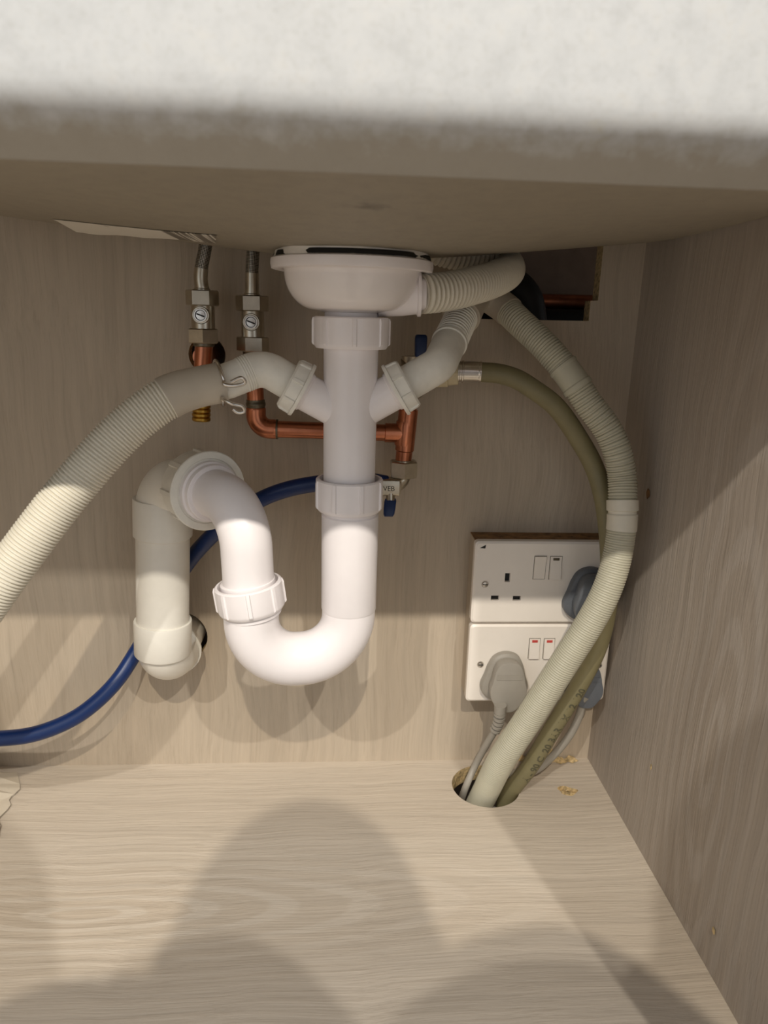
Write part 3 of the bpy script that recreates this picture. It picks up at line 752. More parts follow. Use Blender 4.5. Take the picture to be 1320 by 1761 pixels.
# spring clamp
kc = lp_.at(s0 + 0.002); kd = lp_.tan(s0 + 0.002)
kn = Vector((0, 0, 1)); kn = (kn - kd * kn.dot(kd)).normalized(); kb = kd.cross(kn)   # kb towards the viewer or away
if kb.y > 0: kb = -kb
clamp = thing('hose_clamp', 'looped spring-wire clamp around the rubber cuff of the left drain hose', 'hose clamp', tuple(kc))
def ringpt(a, r=0.0166, s=0.0): return kc + (kn * math.cos(a) + kb * math.sin(a)) * r + kd * s
pts = []
A0, A1 = math.radians(118), math.radians(88)
e0 = ringpt(A0); e1 = ringpt(A1)
inx = -kd
# ear one (upper), ring all the way round, ear two (lower)
pts = [e1 + inx * 0.006 + kb * 0.006 + kn * 0.001, e1 + inx * 0.014 + kb * 0.007 + kn * 0.0025, e1 + inx * 0.016 + kb * 0.006 - kn * 0.0015, e1 + inx * 0.009 + kb * 0.004 - kn * 0.0025, e1 + inx * 0.001 + kb * 0.001]
nn_ = 40
for k in range(nn_ + 1):
    a = A1 - 0.12 - (2 * math.pi - (A0 - A1) - 0.24) * k / nn_
    pts.append(ringpt(a, s=-0.002 + 0.004 * k / nn_))
pts += [e0 - kn * 0.004 + kb * 0.004, e0 - kn * 0.007 + kb * 0.006 + inx * 0.004, e0 - kn * 0.010 + kb * 0.006 + inx * 0.010, e0 - kn * 0.014 + kb * 0.005 + inx * 0.011, e0 - kn * 0.014 + kb * 0.005 + inx * 0.006, e0 - kn * 0.0105 + kb * 0.005 + inx * 0.003]
mb = MB(); sweep(mb, smooth(catmull(pts, 8), 2), 0.0014, step=0.0008, seg=10); obj('spring_wire', mb, 'steel', clamp, 60)

ov = thing('overflow_hose', 'thick off-white corrugated overflow hose curling from the strainer spout behind the sink', 'overflow hose', P['OVERFLOW'][1])
mb = MB(); sweep(mb, ovp, ribbed(0.0150, 0.0040, 0.0026, 0.9), 0.0105, ovp.L, 0.0005, 40); obj('corrugated_tube', mb, 'hose_white', ov, 60)

gh = thing('drain_hose', 'grey-beige corrugated drain hose hanging from the right elbow to the floor hole', 'drain hose', P['GREYHOSE'][-2])
GH = P['GREYHOSE']; gpth = Path(smooth(catmull(GH), 8)); sn = lambda i: gpth.s_near(GH[i])
def gr(t): 
    u = (t - sn15) / (gpth.L - sn15); return 0.0126 + 0.0012 * max(0, min(1, u * 1.3))
sn15 = sn(14)
hose_parts(gpth, [('rubber_cuff', 'hose_cuff', sn(1), sn(2) + 0.014, lambda t: 0.0165 + (0.0008 if t > sn(2) + 0.010 else 0), 0.001, 40),
                  ('rubber_cuff', 'hose_cuff', sn(2) + 0.010, sn(6) + 0.006, 0.0138, 0.003, 36),
                  ('corrugated_tube', 'hose_grey', sn(6), sn(9) + 0.004, ribbed(0.0128, 0.0025, 0.0014), 0.0004, 36),
                  ('joining_sleeve', 'hose_grey', sn(9), sn(10) + 0.002, lambda t: 0.0129 + (0.0008 if abs(t - (sn(9) + sn(10)) / 2) > 0.009 else 0), 0.0006, 36),
                  ('corrugated_tube', 'hose_grey', sn(10), sn(15) + 0.004, ribbed(0.0126, 0.0026, 0.0015), 0.0004, 36),
                  ('joining_sleeve', 'hose_white', sn(15), sn(16), lambda t: 0.0128 + (0.0009 if (t - sn(15)) < 0.009 else (0.0004 if t - sn(15) > 0.012 else -0.0006)), 0.0006, 36),
                  ('corrugated_tube', 'hose_grey', sn(16) - 0.002, gpth.L, ribbed(gr, 0.0022, 0.0008), 0.0004, 36)], gh)

OL = P['OLIVE']; olp = Path(smooth(catmull(OL), 8))
oh = thing('supply_hose', 'smooth olive-grey rubber supply hose with metal crimp curving down to the floor hole', 'supply hose', OL[-2])
mb = MB(); sweep(mb, olp, 0.0088, 0.012, olp.L, 0.004, 32); obj('rubber_tube', mb, 'hose_olive', oh, 60)
mb = MB(); s1_ = olp.s_near(OL[1])
sweep(mb, olp, lambda t: 0.0100 if t < 0.0012 or 0.0035 < t < 0.005 else (0.0092 if t < s1_ - 0.002 else 0.0094), 0.0, s1_, 0.0004, 32); obj('metal_crimp', mb, 'steel', oh, 50)
# faded print along the lower run
tv, tf = text_shape('A - 90 C  20 BAR / M 12 / 20', 0.0100, 0.00035)
s_start = olp.L - 0.085; 
mb = MB(); vs = []
wmax = max(v[0] for v in tv)
for (u, v) in tv:
    s_ = s_start - u * 1.02 ; s_ = (olp.L - 0.075) - (wmax - (wmax - u)) 
    c = olp.at(s_); t_ = olp.tan(s_)
    view = (CAM - c); view = (view - t_ * view.dot(t_)).normalized(); sd = t_.cross(view)
    # lettering sits on the lower right flank of the hose
    if sd.x < 0: sd = -sd
    a = 0.60 - (v - 0.0036) / 0.0088
    vs.append(c + (view * math.cos(a) + sd * math.sin(a)) * 0.00892)
mb.add(vs, tf); o = obj('hose_print', mb, 'dark_print', oh, None); o['label'] = 'faded dark lettering along the hose'

bh = thing('water_tube', 'smooth blue plastic water tube bowing behind the trap to the left', 'water tube', P['BLUE'][-1])
mb = MB(); sweep(mb, smooth(catmull(P['BLUE']), 8), 0.0074, step=0.004, seg=28); obj('tube', mb, 'hose_blue', bh, 60)

# ------------------------------------------------------------------ isolating valves and braided hoses
def hexnut(mb, origin, d, h, r, ph=0.0, ch=0.0012):
    dd, n_, b_ = frame(d); o = Vector(origin); lps = []
    for s, rt in ((0, r - ch), (ch * 0.7, r), (h - ch * 0.7, r), (h, r - ch)):
        lps.append([o + dd * s + (n_ * math.cos(math.pi / 3 * k + ph) + b_ * math.sin(math.pi / 3 * k + ph)) * rt for k in range(6)])
    return loft(mb, lps)
def isolator(V, label, flexpts, flabel, y=-0.035):
    x, zf0, zf1, zf2, n1t, n1b, zs, n2t, n2b, zc = V
    v = thing('isolating_valve', label, 'valve', (x, y, n2b), 'isolating valves on the back panel pipes')
    d = Vector((0, 0, 1))
    mb = MB(); hexnut(mb, (x, y, n1b), d, n1t - n1b, 0.0142, 0.06); obj('top_nut', mb, 'chrome', v, 25)
    mb = MB(); lathe(mb, (x, y, n2t - 0.002), d, [(0, 0.0085), (0.001, 0.0102), (n1b - n2t, 0.0102), (n1b - n2t + 0.004, 0.0098)], 32)
    lathe(mb, (x, y, zs), (0, -1, 0), [(0, 0.0075), (0.0105, 0.0075), (0.0112, 0.0070)], 28)
    obj('valve_body', mb, 'chrome', v)
    mb = MB(); lathe(mb, (x, y - 0.0108, zs), (0, -1, 0), [(0, 0.0042), (0.0005, 0.0060), (0.0016, 0.0060), (0.0018, 0.0056), (0.0018, 0.0045), (0.0008, 0.0044), (0.0010, 0.0)], 28)
    sc_ = obj('slot_screw', mb, 'steel', v, 25)
    mb = MB(); lathe(mb, (x, y - 0.0118, zs), (0, -1, 0), [(0, 0.0040), (0.0004, 0.0040), (0.0004, 0.0049), (0, 0.0049)], 28, close=True); obj('groove', mb, 'black', sc_, 25)
    mb = MB(); sl = Matrix.Rotation(0.35, 3, 'Y')
    vs = [Vector((x, y - 0.0120, zs)) + sl @ Vector(q) for q in ((-0.0036, 0, -0.0006), (0.0036, 0, -0.0006), (0.0036, 0, 0.0006), (-0.0036, 0, 0.0006))]
    vs += [q + Vector((0, 0.0004, 0)) for q in vs]
    mb.add(vs, [(0, 1, 2, 3), (4, 7, 6, 5), (0, 4, 5, 1), (1, 5, 6, 2), (2, 6, 7, 3), (3, 7, 4, 0)]); obj('slot', mb, 'black', sc_, 25)
    mb = MB(); hexnut(mb, (x, y, n2b), d, n2t - n2b, 0.0142, (math.pi / 6 + 0.12 if 'left' in label else 0.16)); obj('bottom_nut', mb, 'chrome', v, 25)
    mb = MB(); lathe(mb, (x, y, n2b - 0.003), d, [(0, 0.0082), (0.0008, 0.0090), (0.004, 0.0090)], 28); obj('compression_ring', mb, 'solder', v)
    f = thing('braided_hose', flabel, 'flexible hose', (x, y, n1t), 'braided tap hoses above the valves')
    fp = [Vector(q) for q in flexpts]; fp = [fp[0] + Vector((0.004, 0, 0.07)), fp[0] + Vector((0.001, 0, 0.03))] + fp + [Vector((x, y, zf2))]
    pth = Path(smooth(catmull(fp), 4)); sm = pth.s_near(flexpts[2])
    mb = MB(); mb.uvs = []; sweep(mb, pth, 0.0056, 0, sm + 0.003, 0.0015, 24, uv=3.0); obj('braid', mb, 'braid', f, 60)
    mb = MB(); sweep(mb, pth, 0.0060, sm, pth.L, 0.002, 24)
    lathe(mb, (x, y, n1t - 0.001), d, [(0, 0.0062), (0.0005, 0.0072), (0.002, 0.0072), (0.0026, 0.0062), (0.004, 0.0062)], 28); obj('ferrule', mb, 'chrome', f)
    return v
v1 = isolator(P['VALVE1'], 'nickel isolating valve on the leftmost pipe, above the brass stub', P['FLEX1'], 'braided steel tap hose disappearing behind the paper label, leftmost of two')
v2 = isolator(P['VALVE2'], 'nickel isolating valve nearer the strainer, above the copper elbow', P['FLEX2'], 'braided steel tap hose nearer the strainer, right one of two')

# copper stub with brass end on the first valve
c1 = thing('copper_pipe', 'short copper stub from the wall hole with ribbed brass end below the hose cuff', 'copper pipe', P['BRASS'][1])
x1 = P['VALVE1'][0]; b0, b1 = [Vector(p) for p in P['BRASS']]
mb = MB(); sweep(mb, Path(filleted([Vector((x1, -0.035, P['VALVE1'][8] - 0.001)), Vector((x1 - 0.002, -0.035, 0.425)), b0 + Vector((0, 0, 0.002))], 0.02)), 0.0077, step=0.004, seg=28)
lathe(mb, (-0.1195, -0.035, 0.436), (0, 1, 0), [(0, 0.0077), (0.09, 0.0077)], 28); obj('copper_tube', mb, 'copper', c1)
mb = MB(); bl = (b1 - b0).length
lathe(mb, b0, b1 - b0, [(-0.008, 0.0080)] + [(bl * k / 24, 0.0083 - (0.0010 if k % 4 in (0,) else 0.0)) for k in range(24)] + [(bl, 0.0076)], 28); obj('brass_tail', mb, 'brass', c1, 25)

# copper run from the second valve to the tee
C_ = [Vector(p) for p in P['COPPER']]; T_ = [Vector(p) for p in P['TEE']]
c2 = thing('copper_pipe', 'copper pipe run elbowing right behind the waste tube to a tee', 'copper pipe', tuple(C_[2]))
corner = Vector((C_[2].x, -0.035, C_[2].z)); ct = Vector((T_[2].x, -0.035, T_[2].z))
p_ = filleted([Vector((P['VALVE2'][0], -0.035, P['VALVE2'][8] - 0.001)), Vector((C_[1].x, -0.035, C_[1].z)), corner, ct], [0.08, 0.013])
pp = Path(p_); mb = MB(); sweep(mb, pp, 0.0077, 0, pp.L, 0.003, 28); obj('copper_tube', mb, 'copper', c2)
sb = pp.s_near(corner)
mb = MB(); sweep(mb, pp, lambda t: 0.0090 if sb - 0.016 < t < sb + 0.015 else 0.0086, sb - 0.0165, sb + 0.0165, 0.0011, 28); obj('elbow_fitting', mb, 'copper', c2)
mb = MB(); sweep(mb, pp, lambda t: 0.0089 if int((t - sb + 0.03) / 0.003) % 2 else 0.0083, sb - 0.0235, sb - 0.0165, 0.001, 28); obj('solder_ring', mb, 'solder', c2)
mb = MB(); sweep(mb, pp, 0.0091, sb + 0.0155, sb + 0.0172, 0.0008, 28); obj('solder_ring', mb, 'solder', c2)
mb = MB(); td = (T_[3] - T_[1]).normalized(); tl = (T_[3] - T_[1]).length
lathe(mb, T_[1], td, [(0, 0.0077), (0.0003, 0.0090), (tl - 0.001, 0.0088), (tl, 0.0078)], 32)
lathe(mb, ct, C_[3] - corner, [(-0.019, 0.0078), (-0.0185, 0.0089), (0.0, 0.0088)], 32)
lathe(mb, ct - Vector((0, 0, 0)), td, [(-0.011, 0.0089), (-0.006, 0.0094), (0.006, 0.0094), (0.011, 0.0089)], 32)
obj('tee_fitting', mb, 'copper', c2)
mb = MB(); lathe(mb, T_[3] - td * 0.004, td, [(0, 0.0077), ((T_[4] - T_[3]).length + 0.008, 0.0077)], 28)
obj('copper_tube', mb, 'copper', c2); mb = MB()
lathe(mb, T_[1] + td * 0.004, -td, [(0, 0.0077), (0.0155, 0.0077)], 28); obj('copper_tube', mb, 'copper', c2)

# mini valve with blue lever under the tee
mv = thing('mini_ball_valve', 'small nickel mini ball valve with blue lever hanging under the copper tee', 'valve', tuple(T_[6]))
mb = MB(); hexnut(mb, T_[5], T_[4] - T_[5], (T_[4] - T_[5]).length + 0.002, 0.0138, math.pi / 6); lathe(mb, T_[4], (0, 0, 1), [(-0.001, 0.0085), (0.0028, 0.0085), (0.003, 0.0080)], 24); obj('compression_nut', mb, 'chrome', mv, 25)
el = T_[6]; vb = T_[7]
mb = MB(); sweep(mb, filleted([T_[5] + Vector((0, 0, 0.002)), Vector((T_[5].x, T_[5].y, el.z + 0.002)), Vector((vb.x, vb.y, el.z + 0.003))], 0.0075), 0.0068, step=0.001, seg=24); obj('elbow', mb, 'chrome', mv)
mb = MB(); bx0 = Vector((vb.x - 0.0005, vb.y - 0.002, el.z + 0.0015))
loops = [[(bx0.x + sx * 0.0085 * f_, bx0.y - 0.0085, bx0.z + sz * 0.0075 * f_) if False else (bx0.x + dx, bx0.y + dy_ * 0.0082, bx0.z + dz * 0.0078) for dy_, dz in round_rect(-1, -1, 1, 1, 0.3, 4)] for dx, f_, sx, sz in ((-0.0120, 1, 1, 1), (0.0075, 1, 1, 1))]
loft(mb, loops)
loops = [[(bx0.x + dx, bx0.y + dy_ * r_, bx0.z + dz * r_) for dy_, dz in round_rect(-1, -1, 1, 1, 0.6, 4)] for dx, r_ in ((0.0075, 0.0074), (0.0090, 0.0068), (0.0095, 0.0055))]
loft(mb, loops); obj('valve_body', mb, 'chrome', mv, 30)
tv, tf = text_shape('VEB', 0.0072); wmx = max(v[0] for v in tv)
mb = MB(); mb.add([(bx0.x - 0.0022 + (u - wmx / 2) * 0.9, bx0.y - 0.0083, bx0.z - 0.0028 + v * 0.95) for u, v in tv], tf); obj('stamped_letters', mb, 'black', mv, None)
LV = [Vector(p) for p in P['LEVER']]
mb = MB(); lathe(mb, LV[0] + Vector((0, 0, 0.004)), LV[1] - LV[0], [(0, 0.0042), (0.0105, 0.0042)], 20); obj('spindle', mb, 'chrome', mv)
mb = MB(); ld = (LV[2] - LV[1]).normalized(); lw = Vector((1, 0, 0)); ln_ = ld.cross(lw).normalized(); Ll = (LV[2] - LV[1]).length
loops = []
for t, a_, b_ in ((-0.001, 0.0048, 0.0028), (0.0015, 0.0056, 0.0034), (Ll * 0.6, 0.0054, 0.0032), (Ll - 0.002, 0.0050, 0.0028), (Ll, 0.0038, 0.0018)):
    c = LV[1] + ld * t; loops.append([c + lw * u * a_ + ln_ * v * b_ for u, v in round_rect(-1, -1, 1, 1, 0.5, 4)])
loft(mb, loops); obj('lever', mb, 'blue_plastic', mv, 40)

# washing machine valve partly hidden behind the right elbow
wv = thing('washing_machine_valve', 'valve with blue handle half hidden behind the right elbow, feeding the olive hose', 'valve', (0.0668, -0.035, 0.4265))
mb = MB(); lathe(mb, (0.0668, -0.035, 0.4290), (1, 0, 0), [(-0.009, 0.0095), (0.010, 0.0095), (0.012, 0.0110), (0.022, 0.0110), (0.0225, 0.0095)], 28)
hexnut(mb, (0.0668, -0.035, 0.404), (0, 0, 1), 0.014, 0.0125); lathe(mb, (0.0668, -0.035, 0.415), (0, 0, 1), [(0, 0.0085), (0.026, 0.0085)], 24); obj('valve_body', mb, 'chrome', wv, 30)
hb = [Vector(p) for p in P['BLUEHANDLE']]
mb = MB(); lathe(mb, hb[0] - Vector((0, 0, 0.006)), (0, 0, 1), [(0, 0.004), (0.008, 0.004)], 16); obj('spindle', mb, 'steel', wv)
mb = MB(); loops = []
for t, a_, b_ in ((0, 0.0042, 0.0035), (0.002, 0.0050, 0.0042), (0.016, 0.0054, 0.0046), (0.0185, 0.0050, 0.0040), (0.0195, 0.0040, 0.003)):
    c = hb[0] + Vector((0, -0.001, t)); loops.append([c + Vector((u * a_, v * b_, 0)) for u, v in round_rect(-1, -1, 1, 1, 0.4, 4)])
loft(mb, loops); obj('handle', mb, 'blue_plastic', wv, 40)
mb = MB(); lathe(mb, (0.0880, -0.041, 0.4270), (1, -0.15, 0.05), [(0, 0.009), (0.0005, 0.0128), (0.012, 0.0128), (0.0125, 0.0115), (0.021, 0.0110), (0.022, 0.0095)], 12); obj('coupling_nut', mb, 'cream_nut', oh, 25)

# ------------------------------------------------------------------ sockets
PX0, PW, PH_, YP = 0.1371, 0.146, 0.086, -0.0333
SK = P['SOCK']
blk = thing('mounting_block', 'wooden mounting block with worn brown top behind the two sockets', 'mounting block', (PX0 + PW / 2, 0, 0.0916))
mb = MB(); box(mb, (PX0 + 0.0008, -0.0245, 0.093), (PX0 + PW - 0.0008, -0.0002, 0.2645)); obj('block', mb, 'wood_back', blk, 30)
mb = MB(); box(mb, (PX0 + 0.0008, -0.0245, 0.2645), (PX0 + PW - 0.0008, -0.0002, 0.2653)); obj('worn_edge', mb, 'raw_edge', blk, 30)
def socket(z0, label, slots, screws, switches):
    s = thing('double_socket', label, 'socket', (PX0 + PW / 2, YP + 0.009, z0), 'double wall sockets')
    out = round_rect(PX0, z0, PX0 + PW, z0 + PH_, 0.004, 5); inn = round_rect(PX0 + 0.002, z0 + 0.002, PX0 + PW - 0.002, z0 + PH_ - 0.002, 0.003, 5)
    holes = [[(x - w_ / 2, z - h_ / 2), (x + w_ / 2, z - h_ / 2), (x + w_ / 2, z + h_ / 2), (x - w_ / 2, z + h_ / 2)] for x, z, w_, h_ in slots]
    off = root_of(s)
    holed('faceplate', inn, holes, lambda u, v: tuple(Vector((u, YP, v)) - off), (0, 1, 0), 0.006, ['socket', 'socket'], s)
    mb = MB(); loft(mb, [[(u, YP, v) for u, v in inn], [(u, YP + 0.0016, v) for u, v in out], [(u, YP + 0.0088, v) for u, v in out], [(u, YP + 0.0088, v) for u, v in inn]], cap0=False); obj('plate_rim', mb, 'socket', s, 40)
    for x, z, w_, h_ in slots:
        mb = MB(); box(mb, (x - w_ / 2 - 0.0005, YP + 0.0035, z - h_ / 2 - 0.0005), (x + w_ / 2 + 0.0005, YP + 0.0055, z + h_ / 2 + 0.0005)); obj('pin_slot', mb, 'black', s, 25)
    for x, z in screws:
        mb = MB(); lathe(mb, (x, YP + 0.001, z), (0, -1, 0), [(0, 0.0036), (0.0012, 0.0036), (0.0024, 0.0026), (0.0027, 0.0)], 20); sw = obj('fixing_screw', mb, 'steel', s, 40)
        mb = MB(); box(mb, (x - 0.0026, YP - 0.0019, z - 0.0004), (x + 0.0026, YP - 0.0013, z + 0.0004)); obj('slot', mb, 'black', sw, 25)
    for x, z, w_, h_, on in switches:
        mb = MB(); box(mb, (x - w_ / 2 - 0.0006, YP - 0.0002, z - h_ / 2 - 0.0006), (x + w_ / 2 + 0.0006, YP + 0.001, z + h_ / 2 + 0.0006)); obj('switch_gap', mb, 'solder_dark', s, 25)
        mb = MB(); t_, b_ = (0.0002, 0.0030) if on else (0.0030, 0.0004)
        yt, ym, yb = YP - (0.0008 if on else 0.0026), YP - 0.0012, YP - (0.0026 if on else 0.0008)
        prof = [(z + h_ / 2, yt), (z + h_ * 0.22, ym), (z - h_ / 2, yb), (z - h_ / 2, YP + 0.001), (z + h_ / 2, YP + 0.001)]
        loft(mb, [[(x - w_ / 2, y_, z_) for z_, y_ in prof], [(x + w_ / 2, y_, z_) for z_, y_ in prof]]); rk = obj('rocker_switch', mb, 'socket', s, 20)
        if on:
            mb = MB(); box(mb, (x - w_ * 0.28, yt - 0.0005, z + h_ / 2 - 0.0038), (x + w_ * 0.28, yt + 0.0006, z + h_ / 2 - 0.0012)); o = obj('on_mark', mb, 'red' if on == 1 else 'solder', rk, 25)
    return s
M['solder_dark'] = plain('shadow gap plastic', srgb(120, 112, 102), 0.6)
ex, ez = SK['earth']; lx, lz = SK['l']; nx_, nz = SK['n']
s_up = socket(0.1796, 'upper white double socket with one free outlet and a dark plug', [(ex, ez, 0.0052, 0.0092), (lx, lz, 0.0080, 0.0050), (nx_, nz, 0.0080, 0.0050)], [SK['s1']], [(*SK['sw1'], 0.0112, 0.0235, 0), (*SK['sw2'], 0.0112, 0.0235, 2)])
mb = MB(); zt_ = 0.1796 + PH_; mb.add([(PX0 + 0.0045, YP - 0.0002, zt_ - 0.0065), (PX0 + 0.0105, YP - 0.0002, zt_ - 0.0030), (PX0 + 0.0098, YP - 0.0002, zt_ - 0.0070), (PX0 + 0.0075, YP + 0.001, zt_ - 0.0055)], [(0, 1, 2), (0, 3, 1), (1, 3, 2), (2, 3, 0)]); obj('corner_chip', mb, 'black', s_up, 20)
s_lo = socket(0.0916, 'lower white double socket with red-marked switches and two plugs', [], [SK['s2'], SK['s3']], [(*SK['sw3'], 0.0105, 0.0215, 1), (*SK['sw4'], 0.0105, 0.0215, 1)])

def plug(label, c, mat, flip=1, sc=1.0, cable=None, front_outline=None):
    x, z = c; pl = thing('mains_plug', label, 'plug', (x, YP - 0.0005, z), None)
    base = [(-0.0165, 0.013), (-0.012, 0.0215), (-0.005, 0.0258), (0.004, 0.0262), (0.012, 0.0225), (0.0165, 0.014), (0.0195, 0.003), (0.0225, -0.006), (0.0215, -0.013), (0.015, -0.0195), (0.006, -0.0235), (-0.006, -0.0235), (-0.015, -0.0195), (-0.0215, -0.013), (-0.0225, -0.006), (-0.0195, 0.003)]
    cap = [(-0.0135, 0.014), (-0.0105, 0.021), (-0.005, 0.0245), (0.004, 0.0248), (0.0105, 0.0215), (0.0138, 0.014), (0.0162, 0.004), (0.0182, -0.004), (0.0172, -0.012), (0.0125, -0.020), (0.0065, -0.0262), (-0.0055, -0.0262), (-0.0115, -0.020), (-0.0160, -0.012), (-0.0172, -0.004), (-0.0152, 0.004)]
    def sm(pts): 
        q = catmull([(a, b, 0) for a, b in pts] + [(*pts[0], 0)], 4)[:-1]; return [(p.x * sc, p.y * sc) for p in q]
    B_, C2 = sm(base), sm(cap)
    def ring_(pts, y, k=1.0): return [(x + u * k, y, z + v * k) for u, v in pts]
    mb = MB(); loft(mb, [ring_(B_, YP - 0.0006), ring_(B_, YP - 0.007), ring_(B_, YP - 0.0085, 0.95), ring_(C2, YP - 0.0095, 0.93)]); obj('plug_base', mb, mat, pl, 40)
    mb = MB(); loft(mb, [ring_(C2, YP - 0.009, 0.93), ring_(C2, YP - 0.016, 0.96), ring_(C2, YP - 0.0215, 0.99), ring_(C2, YP - 0.0232, 0.96), ring_(C2, YP - 0.0238, 0.88)]); cp = obj('plug_cap', mb, mat, pl, 40)
    mb = MB(); box(mb, (x - 0.0118 * sc, YP - 0.0244, z + 0.0075 * sc), (x + 0.0122 * sc, YP - 0.0232, z + 0.0125 * sc)); obj('finger_ridge', mb, mat, cp, 30)
    return pl
p1 = plug('light grey mains plug on the left of the lower socket', (SK['plug1'][0] - 0.0005, SK['plug1'][1] + 0.0015), 'grey_plug', sc=1.08)
p2 = plug('dark slate mains plug on the right of the upper socket', (SK['plug2'][0] + 0.003, SK['plug2'][1] + 0.004), 'slate_plug', sc=1.12)
p3 = plug('slate grey mains plug at the right end of the lower socket, mostly behind hoses', (SK['plug3'][0] - 0.003, SK['plug3'][1] + 0.003), 'slate_plug', sc=0.90)
def flex_cable(parent, pts, r, boot):
    pth = Path(smooth(catmull(pts), 6))
    if boot:
        mb = MB(); sweep(mb, pth, lambda t: 0.0062 - 0.0008 * t / 0.03, 0, 0.009, 0.002, 20)
        o = obj('cable_boot', mb, 'grey_plug', parent, 40)
        for k in range(5):
            mb = MB(); sweep(mb, pth, 0.0060 - 0.0001 * k, 0.0095 + 0.0052 * k, 0.0125 + 0.0052 * k, 0.0015, 20); obj('boot_rib', mb, 'grey_plug', o, 40)
    mb = MB(); sweep(mb, pth, r, 0.004, pth.L, 0.003, 20); obj('cable', mb, 'cable', parent, 60)
flex_cable(p1, P['CABLE1'], 0.0036, True)
flex_cable(p3, P['CABLE2'], 0.0040, False)
cpts = [(p2.location.x - 0.002, -0.048, p2.location.z - 0.026), (0.243, -0.046, 0.165), (0.2285, -0.043, 0.145), (0.2215, -0.042, 0.115), (0.213, -0.042, 0.08), (0.191, -0.0435, 0.04), (0.173, -0.0405, 0.0), (0.168, -0.030, -0.04)]
flex_cable(p2, cpts, 0.0036, False)

# ------------------------------------------------------------------ things seen through the cutout
cv_ = thing('copper_pipe', 'dull copper pipe in the dark void behind the cutout', 'copper pipe', (0.22, 0.088, 0.487))
mb = MB(); sweep(mb, [(0.02, 0.088, 0.4945), (0.1, 0.088, 0.4948), (0.2, 0.088, 0.495), (0.286, 0.088, 0.4955)], 0.0077, step=0.02, seg=20); obj('copper_tube', mb, 'copper', cv_)
bp = thing('black_pipe', 'black rubber pipe bending down inside the cutout', 'pipe', (0.19, 0.045, 0.40))
mb = MB(); sweep(mb, smooth(catmull([(0.135, 0.06, 0.516), (0.165, 0.05, 0.514), (0.186, 0.045, 0.500), (0.195, 0.045, 0.475), (0.196, 0.045, 0.40)]), 4), 0.016, step=0.004, seg=24); obj('tube', mb, 'black', bp, 60)
bq = thing('black_pipe', 'black insulated pipe lying along the bottom of the cutout', 'pipe', (0.20, 0.082, 0.466))
mb = MB(); sweep(mb, [(0.05, 0.082, 0.468), (0.15, 0.082, 0.4685), (0.285, 0.082, 0.469)], 0.019, step=0.01, seg=24); obj('tube', mb, 'black', bq, 60)

# ------------------------------------------------------------------ crumpled paper at the left edge of the floor
pb = thing('paper_bag', 'crumpled pale paper bag poking in at the left edge of the cabinet floor', 'paper bag', (-0.37, -0.085, 0))
def crumple(x0, x1, y0, y1, h, seed, tip):
    mb = MB(); nu, nv = 9, 7; vs = []
    for i in range(nu + 1):
        for j in range(nv + 1):
            u, v = i / nu, j / nv
            e = min(1, (1 - u) * 3) * min(1, min(v, 1 - v) * 4 + 0.25)
            q = (u * 3.1 + seed, v * 3.3, seed * 1.7)
            x = x0 + (x1 - x0) * u + 0.006 * noise.noise((q[0], q[1], 5)) + tip * math.sin(v * math.pi) * u
            y = y0 + (y1 - y0) * v + 0.006 * noise.noise((q[0], q[1], 11))
            z = max(0.0006, h * e * (0.75 + 0.7 * noise.noise(q)) + (0.002 if u > 0.9 else 0))
            vs.append((x, y, z))
    n0 = len(vs)
    f = [(i * (nv + 1) + j, (i + 1) * (nv + 1) + j, (i + 1) * (nv + 1) + j + 1, i * (nv + 1) + j + 1) for i in range(nu) for j in range(nv)]
    f = [t for q in f for t in ((q[0], q[1], q[2]), (q[0], q[2], q[3]))]
    mb.add(vs + [(x, y, max(0.0003, z - 0.0012)) for x, y, z in vs], f + [tuple(k + n0 for k in reversed(t)) for t in f])
    return mb
obj('paper_fold', crumple(-0.47, -0.330, -0.075, -0.015, 0.040, 1.3, 0.010), 'paper', pb, 12)
obj('paper_fold', crumple(-0.46, -0.322, -0.100, -0.045, 0.020, 4.1, 0.006), 'paper', pb, 12)
obj('paper_fold', crumple(-0.45, -0.318, -0.140, -0.090, 0.045, 7.7, 0.012), 'paper', pb, 12)

# ------------------------------------------------------------------ the photographer crouching outside the frame
ph = thing('smartphone', 'dark slim smartphone held upright by the photographer, outside the frame', 'phone', tuple(CAM - cf * 0.010 - cu * 0.11))
mb = MB(); pc = CAM - cf * 0.006
loops = [[pc - cf * t + cr * u * k + cu * (v - 0.055) * 1.0 for u, v in round_rect(-0.036, -0.075, 0.036, 0.075, 0.010, 5)] for t, k in ((0, 0.98), (0.0012, 1), (0.007, 1), (0.0082, 0.98))]
loft(mb, loops); obj('phone_body', mb, 'black', ph, 40)
def skin_body(name, nodes, edges, mat, parent, root=0):
    me = bpy.data.meshes.new(name); me.from_pydata([Vector(p) - root_of(parent) for p, r in nodes], edges, [])
    o = bpy.data.objects.new(name, me); COL.objects.link(o)
    o.parent = parent
    sk = o.modifiers.new('skin', 'SKIN'); sk.use_smooth_shade = True; sk.branch_smoothing = 0.4
    lay = me.skin_vertices[0] if me.skin_vertices else None
    for i, (p, r) in enumerate(nodes):
        lay.data[i].radius = (r, r) if not isinstance(r, tuple) else r
        lay.data[i].use_root = (i == root)
    sb = o.modifiers.new('sub', 'SUBSURF'); sb.levels = 2; sb.render_levels = 2
    me.materials.append(M[mat]); return o
M['skin'] = plain('skin', srgb(214, 170, 146), 0.5)
M['jumper'] = plain('grey jumper', srgb(176, 176, 180), 0.85)
M['hair'] = plain('dark hair', srgb(46, 38, 32), 0.7)
pr = thing('person', 'photographer in a grey jumper crouching before the cabinet, holding a phone, outside the frame', 'person', (0.0, -1.15, -0.15))
